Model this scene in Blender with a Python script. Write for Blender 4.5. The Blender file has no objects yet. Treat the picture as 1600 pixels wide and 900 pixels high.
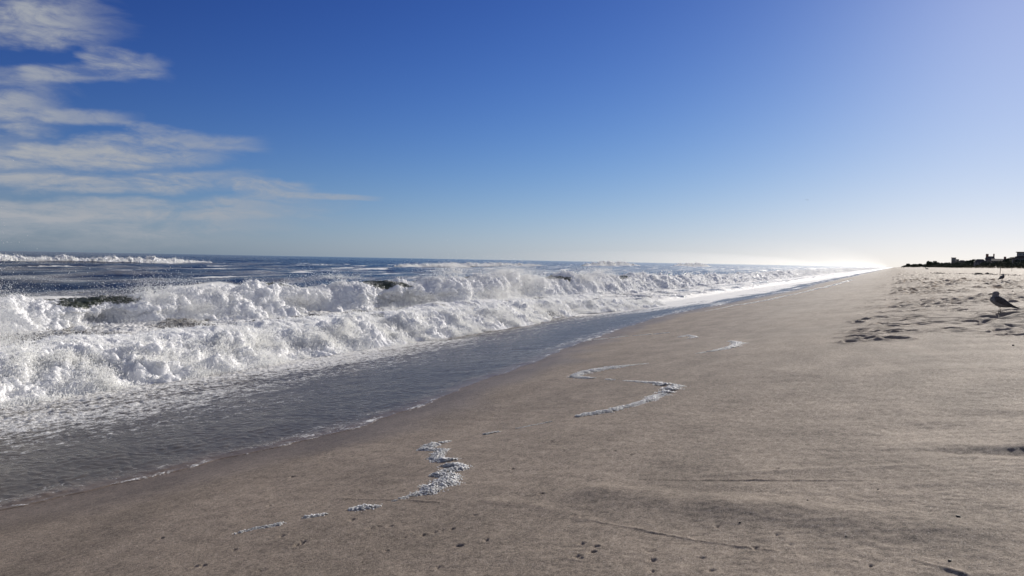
import bpy, bmesh, math, random
import numpy as np
from mathutils import Vector, Matrix

R = math.radians
rng = np.random.default_rng(7)
random.seed(7)
SC = bpy.context.scene
COL = SC.collection

# ------------------------------------------------------------------ camera
CAM_Z = 2.38
F_PX = 1155.0                       # focal length in pixels of the 1600 px wide photograph
cam_d = bpy.data.cameras.new("camera")
cam = bpy.data.objects.new("camera", cam_d)
COL.objects.link(cam)
cam_d.sensor_width = 36.0
cam_d.lens = F_PX / 1600.0 * 36.0
cam_d.clip_start = 0.05
cam_d.clip_end = 60000
CAM_ROT = (Matrix.Rotation(R(27.3), 3, 'Z') @ Matrix.Rotation(R(90 - 2.16), 3, 'X') @ Matrix.Rotation(R(1.06), 3, 'Z'))
cam.matrix_world = Matrix.Translation((0, 0, CAM_Z)) @ CAM_ROT.to_4x4()
SC.camera = cam

# ------------------------------------------------------------------ sky, sun, exposure
SUN_EL, SUN_AZ = 19.5, 8.5
SC.view_settings.view_transform = 'Standard'
SC.view_settings.look = 'None'
SC.view_settings.gamma = 1.0
SC.view_settings.use_curve_mapping = False
SC.view_settings.exposure = 0.2
SUN_DIR = Vector((math.sin(R(SUN_AZ)) * math.cos(R(SUN_EL)), math.cos(R(SUN_AZ)) * math.cos(R(SUN_EL)), math.sin(R(SUN_EL))))
sun_d = bpy.data.lights.new("sun", 'SUN')
sun_d.energy = 5.0
sun_d.angle = R(0.5)
sun_d.color = (1.0, 0.94, 0.85)
sun = bpy.data.objects.new("sun", sun_d)
COL.objects.link(sun)
sun.rotation_euler = SUN_DIR.to_track_quat('Z', 'Y').to_euler()
sun.location = (0, 0, 60)

world = bpy.data.worlds.new("World")
SC.world = world
world.use_nodes = True


def pix_dir(px, py):
    """unit world direction through a pixel of the 1600x900 photograph"""
    v = CAM_ROT @ Vector(((px - 800.0) / F_PX, -(py - 450.0) / F_PX, -1.0))
    return v.normalized()


class NB:
    """small node builder"""
    def __init__(self, tree):
        self.t = tree
        self.n = tree.nodes
        self.l = tree.links

    def new(self, typ, **kw):
        n = self.n.new(typ)
        for k, v in kw.items():
            setattr(n, k, v)
        return n

    def put(self, sock, v):
        if v is None:
            return
        if isinstance(v, bpy.types.NodeSocket):
            self.l.new(v, sock)
        else:
            sock.default_value = v

    def math(self, op, a, b=None, c=None, clamp=False):
        n = self.new('ShaderNodeMath', operation=op)
        n.use_clamp = clamp
        self.put(n.inputs[0], a)
        self.put(n.inputs[1], b)
        self.put(n.inputs[2], c)
        return n.outputs[0]

    def smooth(self, v, lo, hi, a=0.0, b=1.0):
        n = self.new('ShaderNodeMapRange', interpolation_type='SMOOTHSTEP')
        self.put(n.inputs['Value'], v)
        self.put(n.inputs['From Min'], lo)
        self.put(n.inputs['From Max'], hi)
        self.put(n.inputs['To Min'], a)
        self.put(n.inputs['To Max'], b)
        return n.outputs[0]

    def noise(self, vec, scale, detail=3.0, rough=0.55, dist=0.0):
        n = self.new('ShaderNodeTexNoise')
        self.put(n.inputs['Vector'], vec)
        n.inputs['Scale'].default_value = scale
        n.inputs['Detail'].default_value = detail
        n.inputs['Roughness'].default_value = rough
        n.inputs['Distortion'].default_value = dist
        return n.outputs['Fac']

    def mixc(self, f, a, b, blend='MIX'):
        n = self.new('ShaderNodeMix', data_type='RGBA', blend_type=blend)
        self.put(n.inputs[0], f)
        self.put(n.inputs[6], a)
        self.put(n.inputs[7], b)
        return n.outputs[2]

    def scalev(self, vec, s):
        n = self.new('ShaderNodeMapping')
        self.put(n.inputs['Vector'], vec)
        n.inputs['Scale'].default_value = s
        return n.outputs[0]

    def attr(self, name):
        n = self.new('ShaderNodeAttribute', attribute_name=name)
        return n.outputs['Fac']

    def bump(self, height, strength, dist, normal=None):
        n = self.new('ShaderNodeBump')
        n.inputs['Strength'].default_value = strength
        n.inputs['Distance'].default_value = dist
        self.put(n.inputs['Height'], height)
        if normal is not None:
            self.l.new(normal, n.inputs['Normal'])
        return n.outputs[0]


def build_world():
    nb = NB(world.node_tree)
    nb.n.clear()
    out = nb.new('ShaderNodeOutputWorld')
    bg = nb.new('ShaderNodeBackground')
    bg.inputs['Strength'].default_value = 0.05
    sky = nb.new('ShaderNodeTexSky', sky_type='NISHITA')
    sky.sun_disc = False
    sky.sun_elevation = R(SUN_EL)
    sky.sun_rotation = R(SUN_AZ)
    sky.air_density = 1.0
    sky.dust_density = 0.2
    sky.ozone_density = 3.0
    sky.altitude = 0
    tc = nb.new('ShaderNodeTexCoord')
    sep = nb.new('ShaderNodeSeparateXYZ')
    nb.l.new(tc.outputs['Generated'], sep.inputs[0])
    x, y, z = sep.outputs
    az = nb.math('ARCTAN2', x, y)
    el = nb.math('ARCSINE', nb.math('MAXIMUM', nb.math('MINIMUM', z, 1.0), -1.0))
    comb = nb.new('ShaderNodeCombineXYZ')
    nb.l.new(az, comb.inputs[0])
    nb.l.new(el, comb.inputs[1])
    v = comb.outputs[0]
    # wisps: the cirrus streaks run roughly level and fan out a little
    warp = nb.noise(nb.scalev(v, (5, 16, 1)), 1.0, 5, 0.6)
    warp2 = nb.noise(nb.scalev(v, (14, 30, 1)), 1.0, 4, 0.6)
    wisp = nb.noise(nb.scalev(v, (6, 27, 1)), 1.0, 7, 0.62, 1.3)
    fine = nb.noise(nb.scalev(v, (24, 75, 1)), 1.0, 6, 0.68, 0.8)
    dens = None

    # each streak: line from pixel a to pixel b of the sky, half thickness, softness, strength
    def ae(p):
        d = pix_dir(*p)
        return math.atan2(d.x, d.y), math.asin(d.z)
    bands = [((-260, 20), (185, 33), 36, 0.74), ((30, 122), (215, 106), 15, 0.50), ((120, 80), (262, 108), 17, 0.62), ((-200, 122), (130, 118), 15, 0.34),
             ((-260, 178), (110, 172), 36, 0.78), ((60, 182), (215, 187), 13, 0.5), ((-300, 246), (372, 236), 25, 0.80), ((195, 202), (420, 228), 14, 0.40),
             ((-300, 285), (405, 281), 17, 0.78), ((355, 290), (490, 301), 15, 0.62), ((420, 304), (600, 310), 5.5, 0.50), ((-300, 328), (520, 320), 20, 0.66),
             ((-300, 352), (500, 346), 20, 0.50), ((-300, 376), (420, 372), 18, 0.28)]
    for (pa, pb, th, st) in bands:
        a0, e0 = ae(pa)
        a1, e1 = ae(pb)
        L = math.hypot(a1 - a0, e1 - e0)
        ca, sa = (a1 - a0) / L, (e1 - e0) / L
        half = 0.92 * th / F_PX
        daz = nb.math('SUBTRACT', az, a0)
        de = nb.math('SUBTRACT', el, e0)
        u = nb.math('ADD', nb.math('MULTIPLY', daz, ca), nb.math('MULTIPLY', de, sa))
        w = nb.math('SUBTRACT', nb.math('MULTIPLY', de, ca), nb.math('MULTIPLY', daz, sa))
        w = nb.math('ADD', w, nb.math('MULTIPLY', nb.math('SUBTRACT', warp, 0.5), half * 1.8))
        w = nb.math('ADD', w, nb.math('MULTIPLY', nb.math('SUBTRACT', warp2, 0.5), half * 1.6))
        u = nb.math('ADD', u, nb.math('MULTIPLY', nb.math('SUBTRACT', wisp, 0.5), L * 0.5))
        m = nb.smooth(nb.math('ABSOLUTE', w), half * 1.15, half * 0.40)
        end = nb.smooth(u, L * 1.1, L * 0.72)
        start = nb.smooth(u, -0.02 * L, 0.12 * L)
        m = nb.math('MULTIPLY', nb.math('MULTIPLY', m, end), nb.math('MULTIPLY', start, st))
        dens = m if dens is None else nb.math('SUBTRACT', nb.math('ADD', dens, m), nb.math('MULTIPLY', dens, m))
    tex = nb.math('ADD', nb.math('MULTIPLY', wisp, 0.95), nb.math('MULTIPLY', fine, 0.56))
    tex = nb.smooth(tex, 0.52, 0.95, 0.22, 1.30)
    dens = nb.math('MULTIPLY', dens, tex, clamp=True)
    # unseen thin cirrus added as neutral fill light: overhead, inland and behind the camera
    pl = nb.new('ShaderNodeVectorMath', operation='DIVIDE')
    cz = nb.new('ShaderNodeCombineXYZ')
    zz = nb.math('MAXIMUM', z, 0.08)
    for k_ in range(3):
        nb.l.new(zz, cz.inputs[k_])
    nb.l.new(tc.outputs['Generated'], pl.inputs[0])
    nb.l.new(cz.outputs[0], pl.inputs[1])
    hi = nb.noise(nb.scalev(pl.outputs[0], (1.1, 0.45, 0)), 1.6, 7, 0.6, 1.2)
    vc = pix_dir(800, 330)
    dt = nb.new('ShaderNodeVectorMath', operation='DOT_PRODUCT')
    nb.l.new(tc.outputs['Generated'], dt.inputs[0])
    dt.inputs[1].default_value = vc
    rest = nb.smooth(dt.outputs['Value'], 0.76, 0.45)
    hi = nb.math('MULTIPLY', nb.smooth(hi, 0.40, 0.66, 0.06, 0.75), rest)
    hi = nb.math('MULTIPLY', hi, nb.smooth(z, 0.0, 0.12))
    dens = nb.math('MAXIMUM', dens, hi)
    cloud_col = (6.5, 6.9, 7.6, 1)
    g = nb.new('ShaderNodeGamma')
    nb.l.new(sky.outputs[0], g.inputs[0])
    g.inputs[1].default_value = 1.87
    k = nb.math('EXPONENT', nb.math('DIVIDE', nb.math('MAXIMUM', el, 0.0), -R(2.0)))
    tint = nb.mixc(k, (0.197, 0.210, 0.372, 1), (0.145, 0.245, 0.74, 1))
    skyc = nb.mixc(1.0, g.outputs[0], tint, 'MULTIPLY')
    # soft shoulder, as the glare of the sky saturates
    sh = nb.new('ShaderNodeVectorMath', operation='MULTIPLY_ADD')
    nb.l.new(skyc, sh.inputs[0])
    sh.inputs[1].default_value = (0.05 / 1.2,) * 3
    sh.inputs[2].default_value = (1, 1, 1)
    dv = nb.new('ShaderNodeVectorMath', operation='DIVIDE')
    nb.l.new(skyc, dv.inputs[0])
    nb.l.new(sh.outputs[0], dv.inputs[1])
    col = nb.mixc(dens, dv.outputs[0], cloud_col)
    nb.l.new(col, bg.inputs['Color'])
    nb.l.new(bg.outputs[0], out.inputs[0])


build_world()

# ------------------------------------------------------------------ noise and mesh helpers
PERM = np.random.default_rng(3).permutation(512).astype(np.int32) & 255
PERM = np.concatenate([PERM, PERM, PERM, PERM])
_g3 = np.random.default_rng(4).normal(size=(256, 3))
G3 = (_g3 / np.linalg.norm(_g3, axis=1, keepdims=True)).astype(np.float32)
_a2 = np.random.default_rng(5).uniform(0, 2 * np.pi, 256)
G2 = np.stack([np.cos(_a2), np.sin(_a2)], 1).astype(np.float32)


def perlin2(x, y, seed=0):
    x = np.asarray(x, np.float64) + seed * 17.37
    y = np.asarray(y, np.float64) + seed * 5.91
    xi = np.floor(x)
    yi = np.floor(y)
    xf = (x - xi).astype(np.float32)
    yf = (y - yi).astype(np.float32)
    xi = xi.astype(np.int64) & 255
    yi = yi.astype(np.int64) & 255
    u = xf * xf * xf * (xf * (xf * 6 - 15) + 10)
    v = yf * yf * yf * (yf * (yf * 6 - 15) + 10)

    def c(dx, dy):
        g = G2[PERM[PERM[xi + dx] + yi + dy]]
        return g[..., 0] * (xf - dx) + g[..., 1] * (yf - dy)
    a = c(0, 0)
    b = c(1, 0)
    d = c(0, 1)
    e = c(1, 1)
    top = a + u * (b - a)
    bot = d + u * (e - d)
    return (top + v * (bot - top)) * 1.5


def perlin3(p, scale, seed=0):
    q = p.astype(np.float64) / scale + seed * 13.71
    i = np.floor(q)
    f = (q - i).astype(np.float32)
    i = i.astype(np.int64) & 255
    w = f * f * f * (f * (f * 6 - 15) + 10)
    res = 0
    for dx in (0, 1):
        wx = w[:, 0] if dx else 1 - w[:, 0]
        px = PERM[i[:, 0] + dx]
        for dy in (0, 1):
            wy = w[:, 1] if dy else 1 - w[:, 1]
            py = PERM[px + i[:, 1] + dy]
            for dz in (0, 1):
                wz = w[:, 2] if dz else 1 - w[:, 2]
                g = G3[PERM[py + i[:, 2] + dz]]
                dot = g[:, 0] * (f[:, 0] - dx) + g[:, 1] * (f[:, 1] - dy) + g[:, 2] * (f[:, 2] - dz)
                res = res + wx * wy * wz * dot
    return res * 1.5


def sst(x, a, b):
    t = np.clip((x - a) / (b - a), 0, 1)
    return t * t * (3 - 2 * t)


def mesh_np(name, V, faces, attrs=None, smooth=True):
    me = bpy.data.meshes.new(name)
    V = np.ascontiguousarray(V, np.float32)
    faces = np.ascontiguousarray(faces, np.int32)
    n, k = faces.shape
    me.vertices.add(len(V))
    me.vertices.foreach_set('co', V.ravel())
    me.loops.add(n * k)
    me.loops.foreach_set('vertex_index', faces.ravel())
    me.polygons.add(n)
    me.polygons.foreach_set('loop_start', np.arange(0, n * k, k, dtype=np.int32))
    me.polygons.foreach_set('use_smooth', np.full(n, smooth, bool))
    for an, av in (attrs or {}).items():
        at = me.attributes.new(an, 'FLOAT', 'POINT')
        at.data.foreach_set('value', np.ascontiguousarray(av, np.float32))
    me.update()
    me.validate()
    return me


def grid_faces(m, n):
    i = np.arange(m * n, dtype=np.int32).reshape(m, n)
    return np.stack([i[:-1, :-1], i[:-1, 1:], i[1:, 1:], i[1:, :-1]], -1).reshape(-1, 4)


def link(name, me, material=None, parent=None, loc=None):
    o = bpy.data.objects.new(name, me)
    COL.objects.link(o)
    if material is not None and me is not None and not me.materials:
        me.materials.append(material)
    if parent is not None:
        o.parent = parent
    if loc is not None:
        o.location = loc
    return o


def tag(o, label=None, cat=None, group=None, kind=None):
    if label:
        o['label'] = label
    if cat:
        o['category'] = cat
    if group:
        o['group'] = group
    if kind:
        o['kind'] = kind
    return o


def empty(name, loc=(0, 0, 0), rz=0.0):
    o = bpy.data.objects.new(name, None)
    COL.objects.link(o)
    o.location = loc
    o.rotation_euler = (0, 0, rz)
    o.empty_display_size = 0.1
    return o


def copy_tree(o, parent=None):
    c = o.copy()
    COL.objects.link(c)
    c.parent = parent
    for ch in list(o.children):
        copy_tree(ch, c)
    return c


def bm_obj(name, bm, material, parent=None, smooth=False):
    me = bpy.data.meshes.new(name)
    bm.normal_update()
    bm.to_mesh(me)
    bm.free()
    if smooth:
        for p in me.polygons:
            p.use_smooth = True
    return link(name, me, material, parent)


# ------------------------------------------------------------------ materials
def new_mat(name):
    m = bpy.data.materials.new(name)
    m.use_nodes = True
    nb = NB(m.node_tree)
    b = nb.n['Principled BSDF']
    return m, nb, b


def simple_mat(name, col, rough=0.7, var=0.25, scale=6.0, metal=0.0):
    m, nb, b = new_mat(name)
    tc = nb.new('ShaderNodeTexCoord')
    n = nb.noise(tc.outputs['Object'], scale, 4, 0.6)
    f = nb.smooth(n, 0.3, 0.7, 1 - var, 1 + var)
    mix = nb.new('ShaderNodeVectorMath', operation='SCALE')
    mix.inputs[0].default_value = col[:3]
    nb.l.new(f, mix.inputs['Scale'])
    nb.l.new(mix.outputs[0], b.inputs['Base Color'])
    b.inputs['Roughness'].default_value = rough
    b.inputs['Metallic'].default_value = metal
    return m


def sand_mat():
    m, nb, b = new_mat("damp_sand")
    geo = nb.new('ShaderNodeNewGeometry')
    P = geo.outputs['Position']
    wet = nb.attr('wet')
    n1 = nb.noise(P, 260, 2, 0.7)          # grains
    n2 = nb.noise(P, 70, 5, 0.85)
    n3 = nb.noise(nb.scalev(P, (1.2, 0.5, 1)), 1.6, 5, 0.6)   # damp blotches
    n5 = nb.noise(nb.scalev(P, (1, 0.6, 1)), 22, 6, 0.9)
    g = nb.math('ADD', nb.math('MULTIPLY', n1, 0.3), nb.math('ADD', nb.math('MULTIPLY', n2, 0.4), nb.math('MULTIPLY', n5, 0.3)))
    f = nb.smooth(g, 0.40, 0.60, 0.45, 1.55)
    f = nb.math('MULTIPLY', f, nb.smooth(n3, 0.3, 0.7, 0.82, 1.14))
    base = nb.mixc(wet, (0.345, 0.285, 0.230, 1), (0.180, 0.143, 0.114, 1))
    sc = nb.new('ShaderNodeVectorMath', operation='SCALE')
    nb.l.new(base, sc.inputs[0])
    nb.l.new(f, sc.inputs['Scale'])
    # pale shell grit that doubles as painted sun sparkle, and dark mineral grains
    vo = nb.new('ShaderNodeTexVoronoi')
    vo.inputs['Scale'].default_value = 190
    nb.l.new(P, vo.inputs['Vector'])
    sx = nb.new('ShaderNodeSeparateColor')
    nb.l.new(vo.outputs['Color'], sx.inputs[0])
    near = nb.smooth(vo.outputs['Distance'], 0.45, 0.25)
    pale = nb.math('MULTIPLY', nb.smooth(sx.outputs[0], 0.95, 0.96), near)
    dark = nb.math('MULTIPLY', nb.smooth(sx.outputs[1], 0.95, 0.96), near)
    c = nb.mixc(pale, sc.outputs[0], (0.62, 0.56, 0.5, 1))
    c = nb.mixc(nb.math('MULTIPLY', dark, 0.8), c, (0.05, 0.04, 0.035, 1))
    nb.l.new(c, b.inputs['Base Color'])
    rough = nb.smooth(wet, 0, 1, 0.85, 0.5)
    rough = nb.math('SUBTRACT', rough, nb.math('MULTIPLY', pale, 0.4))
    nb.l.new(rough, b.inputs['Roughness'])
    nb.l.new(nb.smooth(wet, 0.3, 1, 0.08, 0.18), b.inputs['Specular IOR Level'])
    n4 = nb.noise(P, 24, 3, 0.55)
    bm1 = nb.bump(n4, 0.16, 0.02)
    bm2 = nb.bump(g, 1.0, 0.014, bm1)
    nb.l.new(bm2, b.inputs['Normal'])
    return m


def water_mat():
    """open water and the thin sheet running up the sand; 'foam' and 'sheet' are stored on the mesh"""
    m, nb, b = new_mat("sea_water")
    geo = nb.new('ShaderNodeNewGeometry')
    P = geo.outputs['Position']
    foam = nb.attr('foam')
    sheet = nb.attr('sheet')
    out = nb.n['Material Output']
    murk = nb.smooth(foam, 0.09, 0.28)
    deepc = nb.mixc(murk, (0.010, 0.017, 0.026, 1), (0.165, 0.160, 0.140, 1))
    thin = nb.attr('thin')
    base = nb.mixc(sheet, deepc, (0.118, 0.103, 0.084, 1))
    base = nb.mixc(thin, base, (0.180, 0.143, 0.114, 1))
    nb.l.new(base, b.inputs['Base Color'])
    b.inputs['IOR'].default_value = 1.33
    nb.l.new(nb.smooth(sheet, 0, 1, 0.34, 0.07), b.inputs['Specular IOR Level'])
    nb.l.new(nb.smooth(sheet, 0, 1, 0.14, 0.24), b.inputs['Roughness'])
    w1 = nb.noise(nb.scalev(P, (1.0, 0.6, 1)), 3.2, 4, 0.6)
    w2 = nb.noise(nb.scalev(P, (1.0, 0.7, 1)), 16, 3, 0.6)
    open_ = nb.math('SUBTRACT', 1.0, nb.math('MULTIPLY', sheet, 0.93))
    bm = nb.bump(nb.math('MULTIPLY', w1, open_), 1.0, 0.22)
    bm = nb.bump(w2, 0.6, 0.012, bm)
    nb.l.new(bm, b.inputs['Normal'])
    # foam: lacy, from a threshold on fine noise
    f1 = nb.noise(nb.scalev(P, (1.0, 0.75, 1)), 7.0, 6, 0.72, 0.4)
    f2 = nb.noise(P, 38, 3, 0.65)
    n = nb.math('ADD', nb.math('MULTIPLY', f1, 0.62), nb.math('MULTIPLY', f2, 0.38))
    th = nb.math('SUBTRACT', 0.78, nb.math('MULTIPLY', foam, 0.56))
    mask = nb.smooth(n, nb.math('SUBTRACT', th, 0.07), nb.math('ADD', th, 0.09))
    fo = nb.new('ShaderNodeBsdfPrincipled')
    fo.inputs['Base Color'].default_value = (0.86, 0.85, 0.82, 1)
    fo.inputs['Roughness'].default_value = 0.75
    fb = nb.bump(n, 1.0, 0.06)
    nb.l.new(fb, fo.inputs['Normal'])
    mx = nb.new('ShaderNodeMixShader')
    nb.l.new(mask, mx.inputs[0])
    nb.l.new(b.outputs[0], mx.inputs[1])
    nb.l.new(fo.outputs[0], mx.inputs[2])
    nb.l.new(mx.outputs[0], out.inputs[0])
    return m


def wave_mat():
    """body of a breaker: green translucent water where 'foam' is 0, aerated white where it is 1"""
    m, nb, b = new_mat("breaker")
    geo = nb.new('ShaderNodeNewGeometry')
    P = geo.outputs['Position']
    foam = nb.attr('foam')
    out = nb.n['Material Output']
    b.inputs['Base Color'].default_value = (0.085, 0.096, 0.070, 1)
    b.inputs['Roughness'].default_value = 0.28
    b.inputs['Specular IOR Level'].default_value = 0.3
    b.inputs['IOR'].default_value = 1.33
    w1 = nb.noise(nb.scalev(P, (0.6, 1.6, 0.6)), 6.0, 4, 0.6)
    nb.l.new(nb.bump(w1, 0.35, 0.03), b.inputs['Normal'])
    tr = nb.new('ShaderNodeBsdfTranslucent')
    tr.inputs['Color'].default_value = (0.20, 0.26, 0.16, 1)
    wm = nb.new('ShaderNodeMixShader')
    wm.inputs[0].default_value = 0.35
    nb.l.new(b.outputs[0], wm.inputs[1])
    nb.l.new(tr.outputs[0], wm.inputs[2])
    f1 = nb.noise(P, 6.0, 6, 0.7, 0.5)
    f2 = nb.noise(P, 30, 3, 0.65)
    n = nb.math('ADD', nb.math('MULTIPLY', f1, 0.6), nb.math('MULTIPLY', f2, 0.4))
    th = nb.math('SUBTRACT', 0.80, nb.math('MULTIPLY', foam, 0.66))
    mask = nb.smooth(n, nb.math('SUBTRACT', th, 0.07), nb.math('ADD', th, 0.07))
    fo = nb.new('ShaderNodeBsdfPrincipled')
    fo.inputs['Base Color'].default_value = (0.96, 0.955, 0.935, 1)
    fo.inputs['Roughness'].default_value = 0.9
    fo.inputs['Specular IOR Level'].default_value = 0.1
    fo.inputs['Subsurface Weight'].default_value = 1.0
    fo.inputs['Subsurface Radius'].default_value = (1, 1, 1)
    fo.inputs['Subsurface Scale'].default_value = 0.11
    nb.l.new(nb.bump(n, 0.9, 0.05), fo.inputs['Normal'])
    mx = nb.new('ShaderNodeMixShader')
    nb.l.new(mask, mx.inputs[0])
    nb.l.new(wm.outputs[0], mx.inputs[1])
    nb.l.new(fo.outputs[0], mx.inputs[2])
    nb.l.new(mx.outputs[0], out.inputs[0])
    return m


def spray_mat(name="spray", tint=(0.95, 0.95, 0.94), trans=0.6):
    m, nb, b = new_mat(name)
    out = nb.n['Material Output']
    d = nb.new('ShaderNodeBsdfDiffuse')
    d.inputs['Color'].default_value = (*tint, 1)
    t = nb.new('ShaderNodeBsdfTranslucent')
    t.inputs['Color'].default_value = (*tint, 1)
    mx = nb.new('ShaderNodeMixShader')
    mx.inputs[0].default_value = trans
    nb.l.new(d.outputs[0], mx.inputs[1])
    nb.l.new(t.outputs[0], mx.inputs[2])
    nb.l.new(mx.outputs[0], out.inputs[0])
    nb.n.remove(b)
    return m


def froth_mat():
    m, nb, b = new_mat("beach_froth")
    geo = nb.new('ShaderNodeNewGeometry')
    n = nb.noise(geo.outputs['Position'], 60, 4, 0.6)
    nb.l.new(nb.mixc(nb.smooth(n, 0.3, 0.6), (0.92, 0.90, 0.87, 1), (0.98, 0.97, 0.96, 1)), b.inputs['Base Color'])
    b.inputs['Roughness'].default_value = 0.4
    b.inputs['Specular IOR Level'].default_value = 0.3
    b.inputs['Subsurface Weight'].default_value = 1.0
    b.inputs['Subsurface Radius'].default_value = (1, 1, 1)
    b.inputs['Subsurface Scale'].default_value = 0.03
    tr = nb.new('ShaderNodeBsdfTranslucent')
    tr.inputs['Color'].default_value = (0.95, 0.94, 0.92, 1)
    mx = nb.new('ShaderNodeMixShader')
    mx.inputs[0].default_value = 0.12
    nb.l.new(b.outputs[0], mx.inputs[1])
    nb.l.new(tr.outputs[0], mx.inputs[2])
    nb.l.new(mx.outputs[0], nb.n['Material Output'].inputs[0])
    return m


M_SAND = sand_mat()
M_WATER = water_mat()
M_WAVE = wave_mat()
M_SPRAY = spray_mat()
M_FROTH = froth_mat()

# ------------------------------------------------------------------ the shape of the beach
_tx = np.arange(-500, 1500, 0.1)
_pts = [(-500, -9), (-60, -3.0), (-22, -0.9), (-12.5, -0.12), (-6.5, 0.45), (-3, 0.86), (0, 1.28), (1.5, 1.50), (3, 1.60), (6, 1.64), (15, 1.66), (28, 1.85),
        (42, 2.5), (50, 3.3), (58, 5.0), (70, 6.0), (110, 5.0), (400, 4.0), (1500, 3.0)]
_tz = np.interp(_tx, [p[0] for p in _pts], [p[1] for p in _pts])
_k = np.exp(-0.5 * (np.arange(-30, 31) / 9.0) ** 2)
_tz = np.convolve(np.pad(_tz, 30, mode='edge'), _k / _k.sum(), mode='valid')


def coast_bend(Y):
    return 26 * sst(Y, 650, 2500)


def beach_base(X, Y):
    # the dune draws nearer to the water far down the shore
    X = X + coast_bend(Y) * sst(X, 3, 20)
    z = np.interp(X, _tx, _tz)
    face = sst(X, -12, -3) * (1 - sst(X, 30, 45))
    z = z + face * (0.055 * perlin2(X / 9.0, Y / 7.0, 1) + 0.02 * perlin2(X / 2.2, Y / 3.4, 2))
    dune = sst(X, 48, 60)
    z = z + dune * (1.3 * perlin2(X / 30.0, Y / 45.0, 3) + 0.5 * perlin2(X / 9.0, Y / 11.0, 4))
    return z


def hit(px, py, fn=beach_base, off=0.0, tmax=3000.0):
    """where the ray of a photograph pixel meets the ground"""
    d = pix_dir(px, py)
    t = np.exp(np.linspace(math.log(0.8), math.log(tmax), 4000))
    X = d.x * t
    Y = d.y * t
    Z = CAM_Z + d.z * t
    g = fn(X, Y) + off
    k = np.argmax(Z < g)
    if k == 0:
        k = len(t) - 1
    a = (Z[k - 1] - g[k - 1])
    b2 = (Z[k] - g[k])
    s = a / (a - b2) if a != b2 else 0
    tt = t[k - 1] + s * (t[k] - t[k - 1])
    return np.array([d.x * tt, d.y * tt, CAM_Z + d.z * tt])


# water's edge, from the photograph
_edge = [hit(*p) for p in [(-250, 850), (-120, 823), (0, 797), (120, 772), (230, 748), (330, 722), (440, 697), (560, 668), (640, 643), (700, 618), (760, 592), (830, 570),
                           (880, 546), (960, 517), (1040, 493), (1100, 481), (1180, 466), (1260, 450)]]
_ey = np.array([e[1] for e in _edge])
_ex = np.array([e[0] for e in _edge])
_o = np.argsort(_ey)
_ey, _ex = _ey[_o], _ex[_o]
EDGE_MEAN = float(_ex[-4:].mean())


def edge_x(Y):
    e = np.interp(Y, _ey, _ex)
    far = sst(Y, _ey[-1] * 0.8, _ey[-1] * 1.4)
    e = e * (1 - far) + (EDGE_MEAN + 0.9 * perlin2(Y / 40.0, Y * 0 + 3.3, 5)) * far
    return e + 0.10 * perlin2(Y / 0.9, Y * 0 + 1.7, 6) + 0.04 * perlin2(Y / 0.25, Y * 0 + 2.7, 7)


def seg_dist(X, Y, pts):
    """distance to a polyline, and the signed side of it"""
    best = np.full(X.shape, 1e9)
    tt = np.zeros(X.shape)
    n = len(pts) - 1
    for i in range(n):
        a, b = pts[i][:2], pts[i + 1][:2]
        dx, dy = b[0] - a[0], b[1] - a[1]
        L2 = dx * dx + dy * dy + 1e-12
        t = np.clip(((X - a[0]) * dx + (Y - a[1]) * dy) / L2, 0, 1)
        d = np.hypot(X - a[0] - t * dx, Y - a[1] - t * dy)
        s = np.sign((X - a[0]) * dy - (Y - a[1]) * dx)
        m = d < np.abs(best)
        best = np.where(m, d * s, best)
        tt = np.where(m, (i + t) / n, tt)
    return best, tt


SWASH_LINES = [([(985, 748), (1060, 750), (1150, 751), (1260, 752), (1400, 753)], 0.007, 0.010),
               ([(740, 781), (830, 790), (890, 803), (935, 815)], 0.006, 0.05),
               ([(925, 811), (960, 819), (1000, 826), (1090, 843), (1190, 857), (1230, 862)], 0.0055, 0.009),
               ([(1420, 872), (1465, 885), (1520, 903)], 0.007, 0.012),
               ([(520, 778), (600, 781), (700, 785)], 0.005, 0.016),
               ([(880, 768), (1000, 777), (1120, 790), (1250, 803), (1420, 822), (1640, 842)], 0.026, 0.17),
               ([(1000, 748), (1200, 737), (1350, 733), (1500, 727)], 0.007, 0.05)]
SWASH_LINES = [([hit(*p) for p in pl], hgt, wid) for pl, hgt, wid in SWASH_LINES]

TRACKS = [(370, 832), (365, 859), (472, 849), (462, 853), (315, 884), (303, 885), (405, 892), (603, 861), (683, 887), (590, 823), (578, 826), (608, 822), (690, 828), (678, 831),
          (705, 826), (740, 806), (550, 813), (630, 840), (660, 836), (715, 853), (895, 806), (908, 807), (910, 850), (925, 864), (905, 875), (1015, 862), (1020, 876), (1095, 871),
          (1020, 893), (1110, 892), (930, 855), (900, 872), (930, 890), (1235, 850), (1212, 835), (800, 733), (1120, 822), (1180, 855), (1360, 884), (440, 838), (760, 845), (845, 772),
          (540, 742), (455, 745), (560, 765), (960, 705), (1010, 700), (985, 712), (1215, 733), (1245, 761), (1090, 690), (1060, 712), (860, 690), (745, 640), (880, 705), (420, 792), (250, 842)]
TRACKS = [hit(*p) for p in TRACKS]
HOLLOWS = [((1590, 706), 0.30, 0.10, 0.075), ((1450, 668), 0.30, 0.16, 0.035), ((1550, 650), 0.34, 0.14, 0.03), ((1490, 708), 0.14, 0.08, 0.022), ((1520, 720), 0.10, 0.07, 0.018), ((1360, 680), 0.09, 0.06, 0.012),
           ((1330, 672), 0.07, 0.05, 0.012), ((1560, 765), 0.2, 0.09, 0.02), ((1440, 765), 0.12, 0.06, 0.012), ((1140, 708), 0.10, 0.06, 0.008), ((1110, 770), 0.35, 0.10, 0.02), ((1380, 708), 0.12, 0.06, 0.01),
           ((1290, 706), 0.08, 0.05, 0.008), ((1220, 655), 0.1, 0.06, 0.01)]
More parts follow.
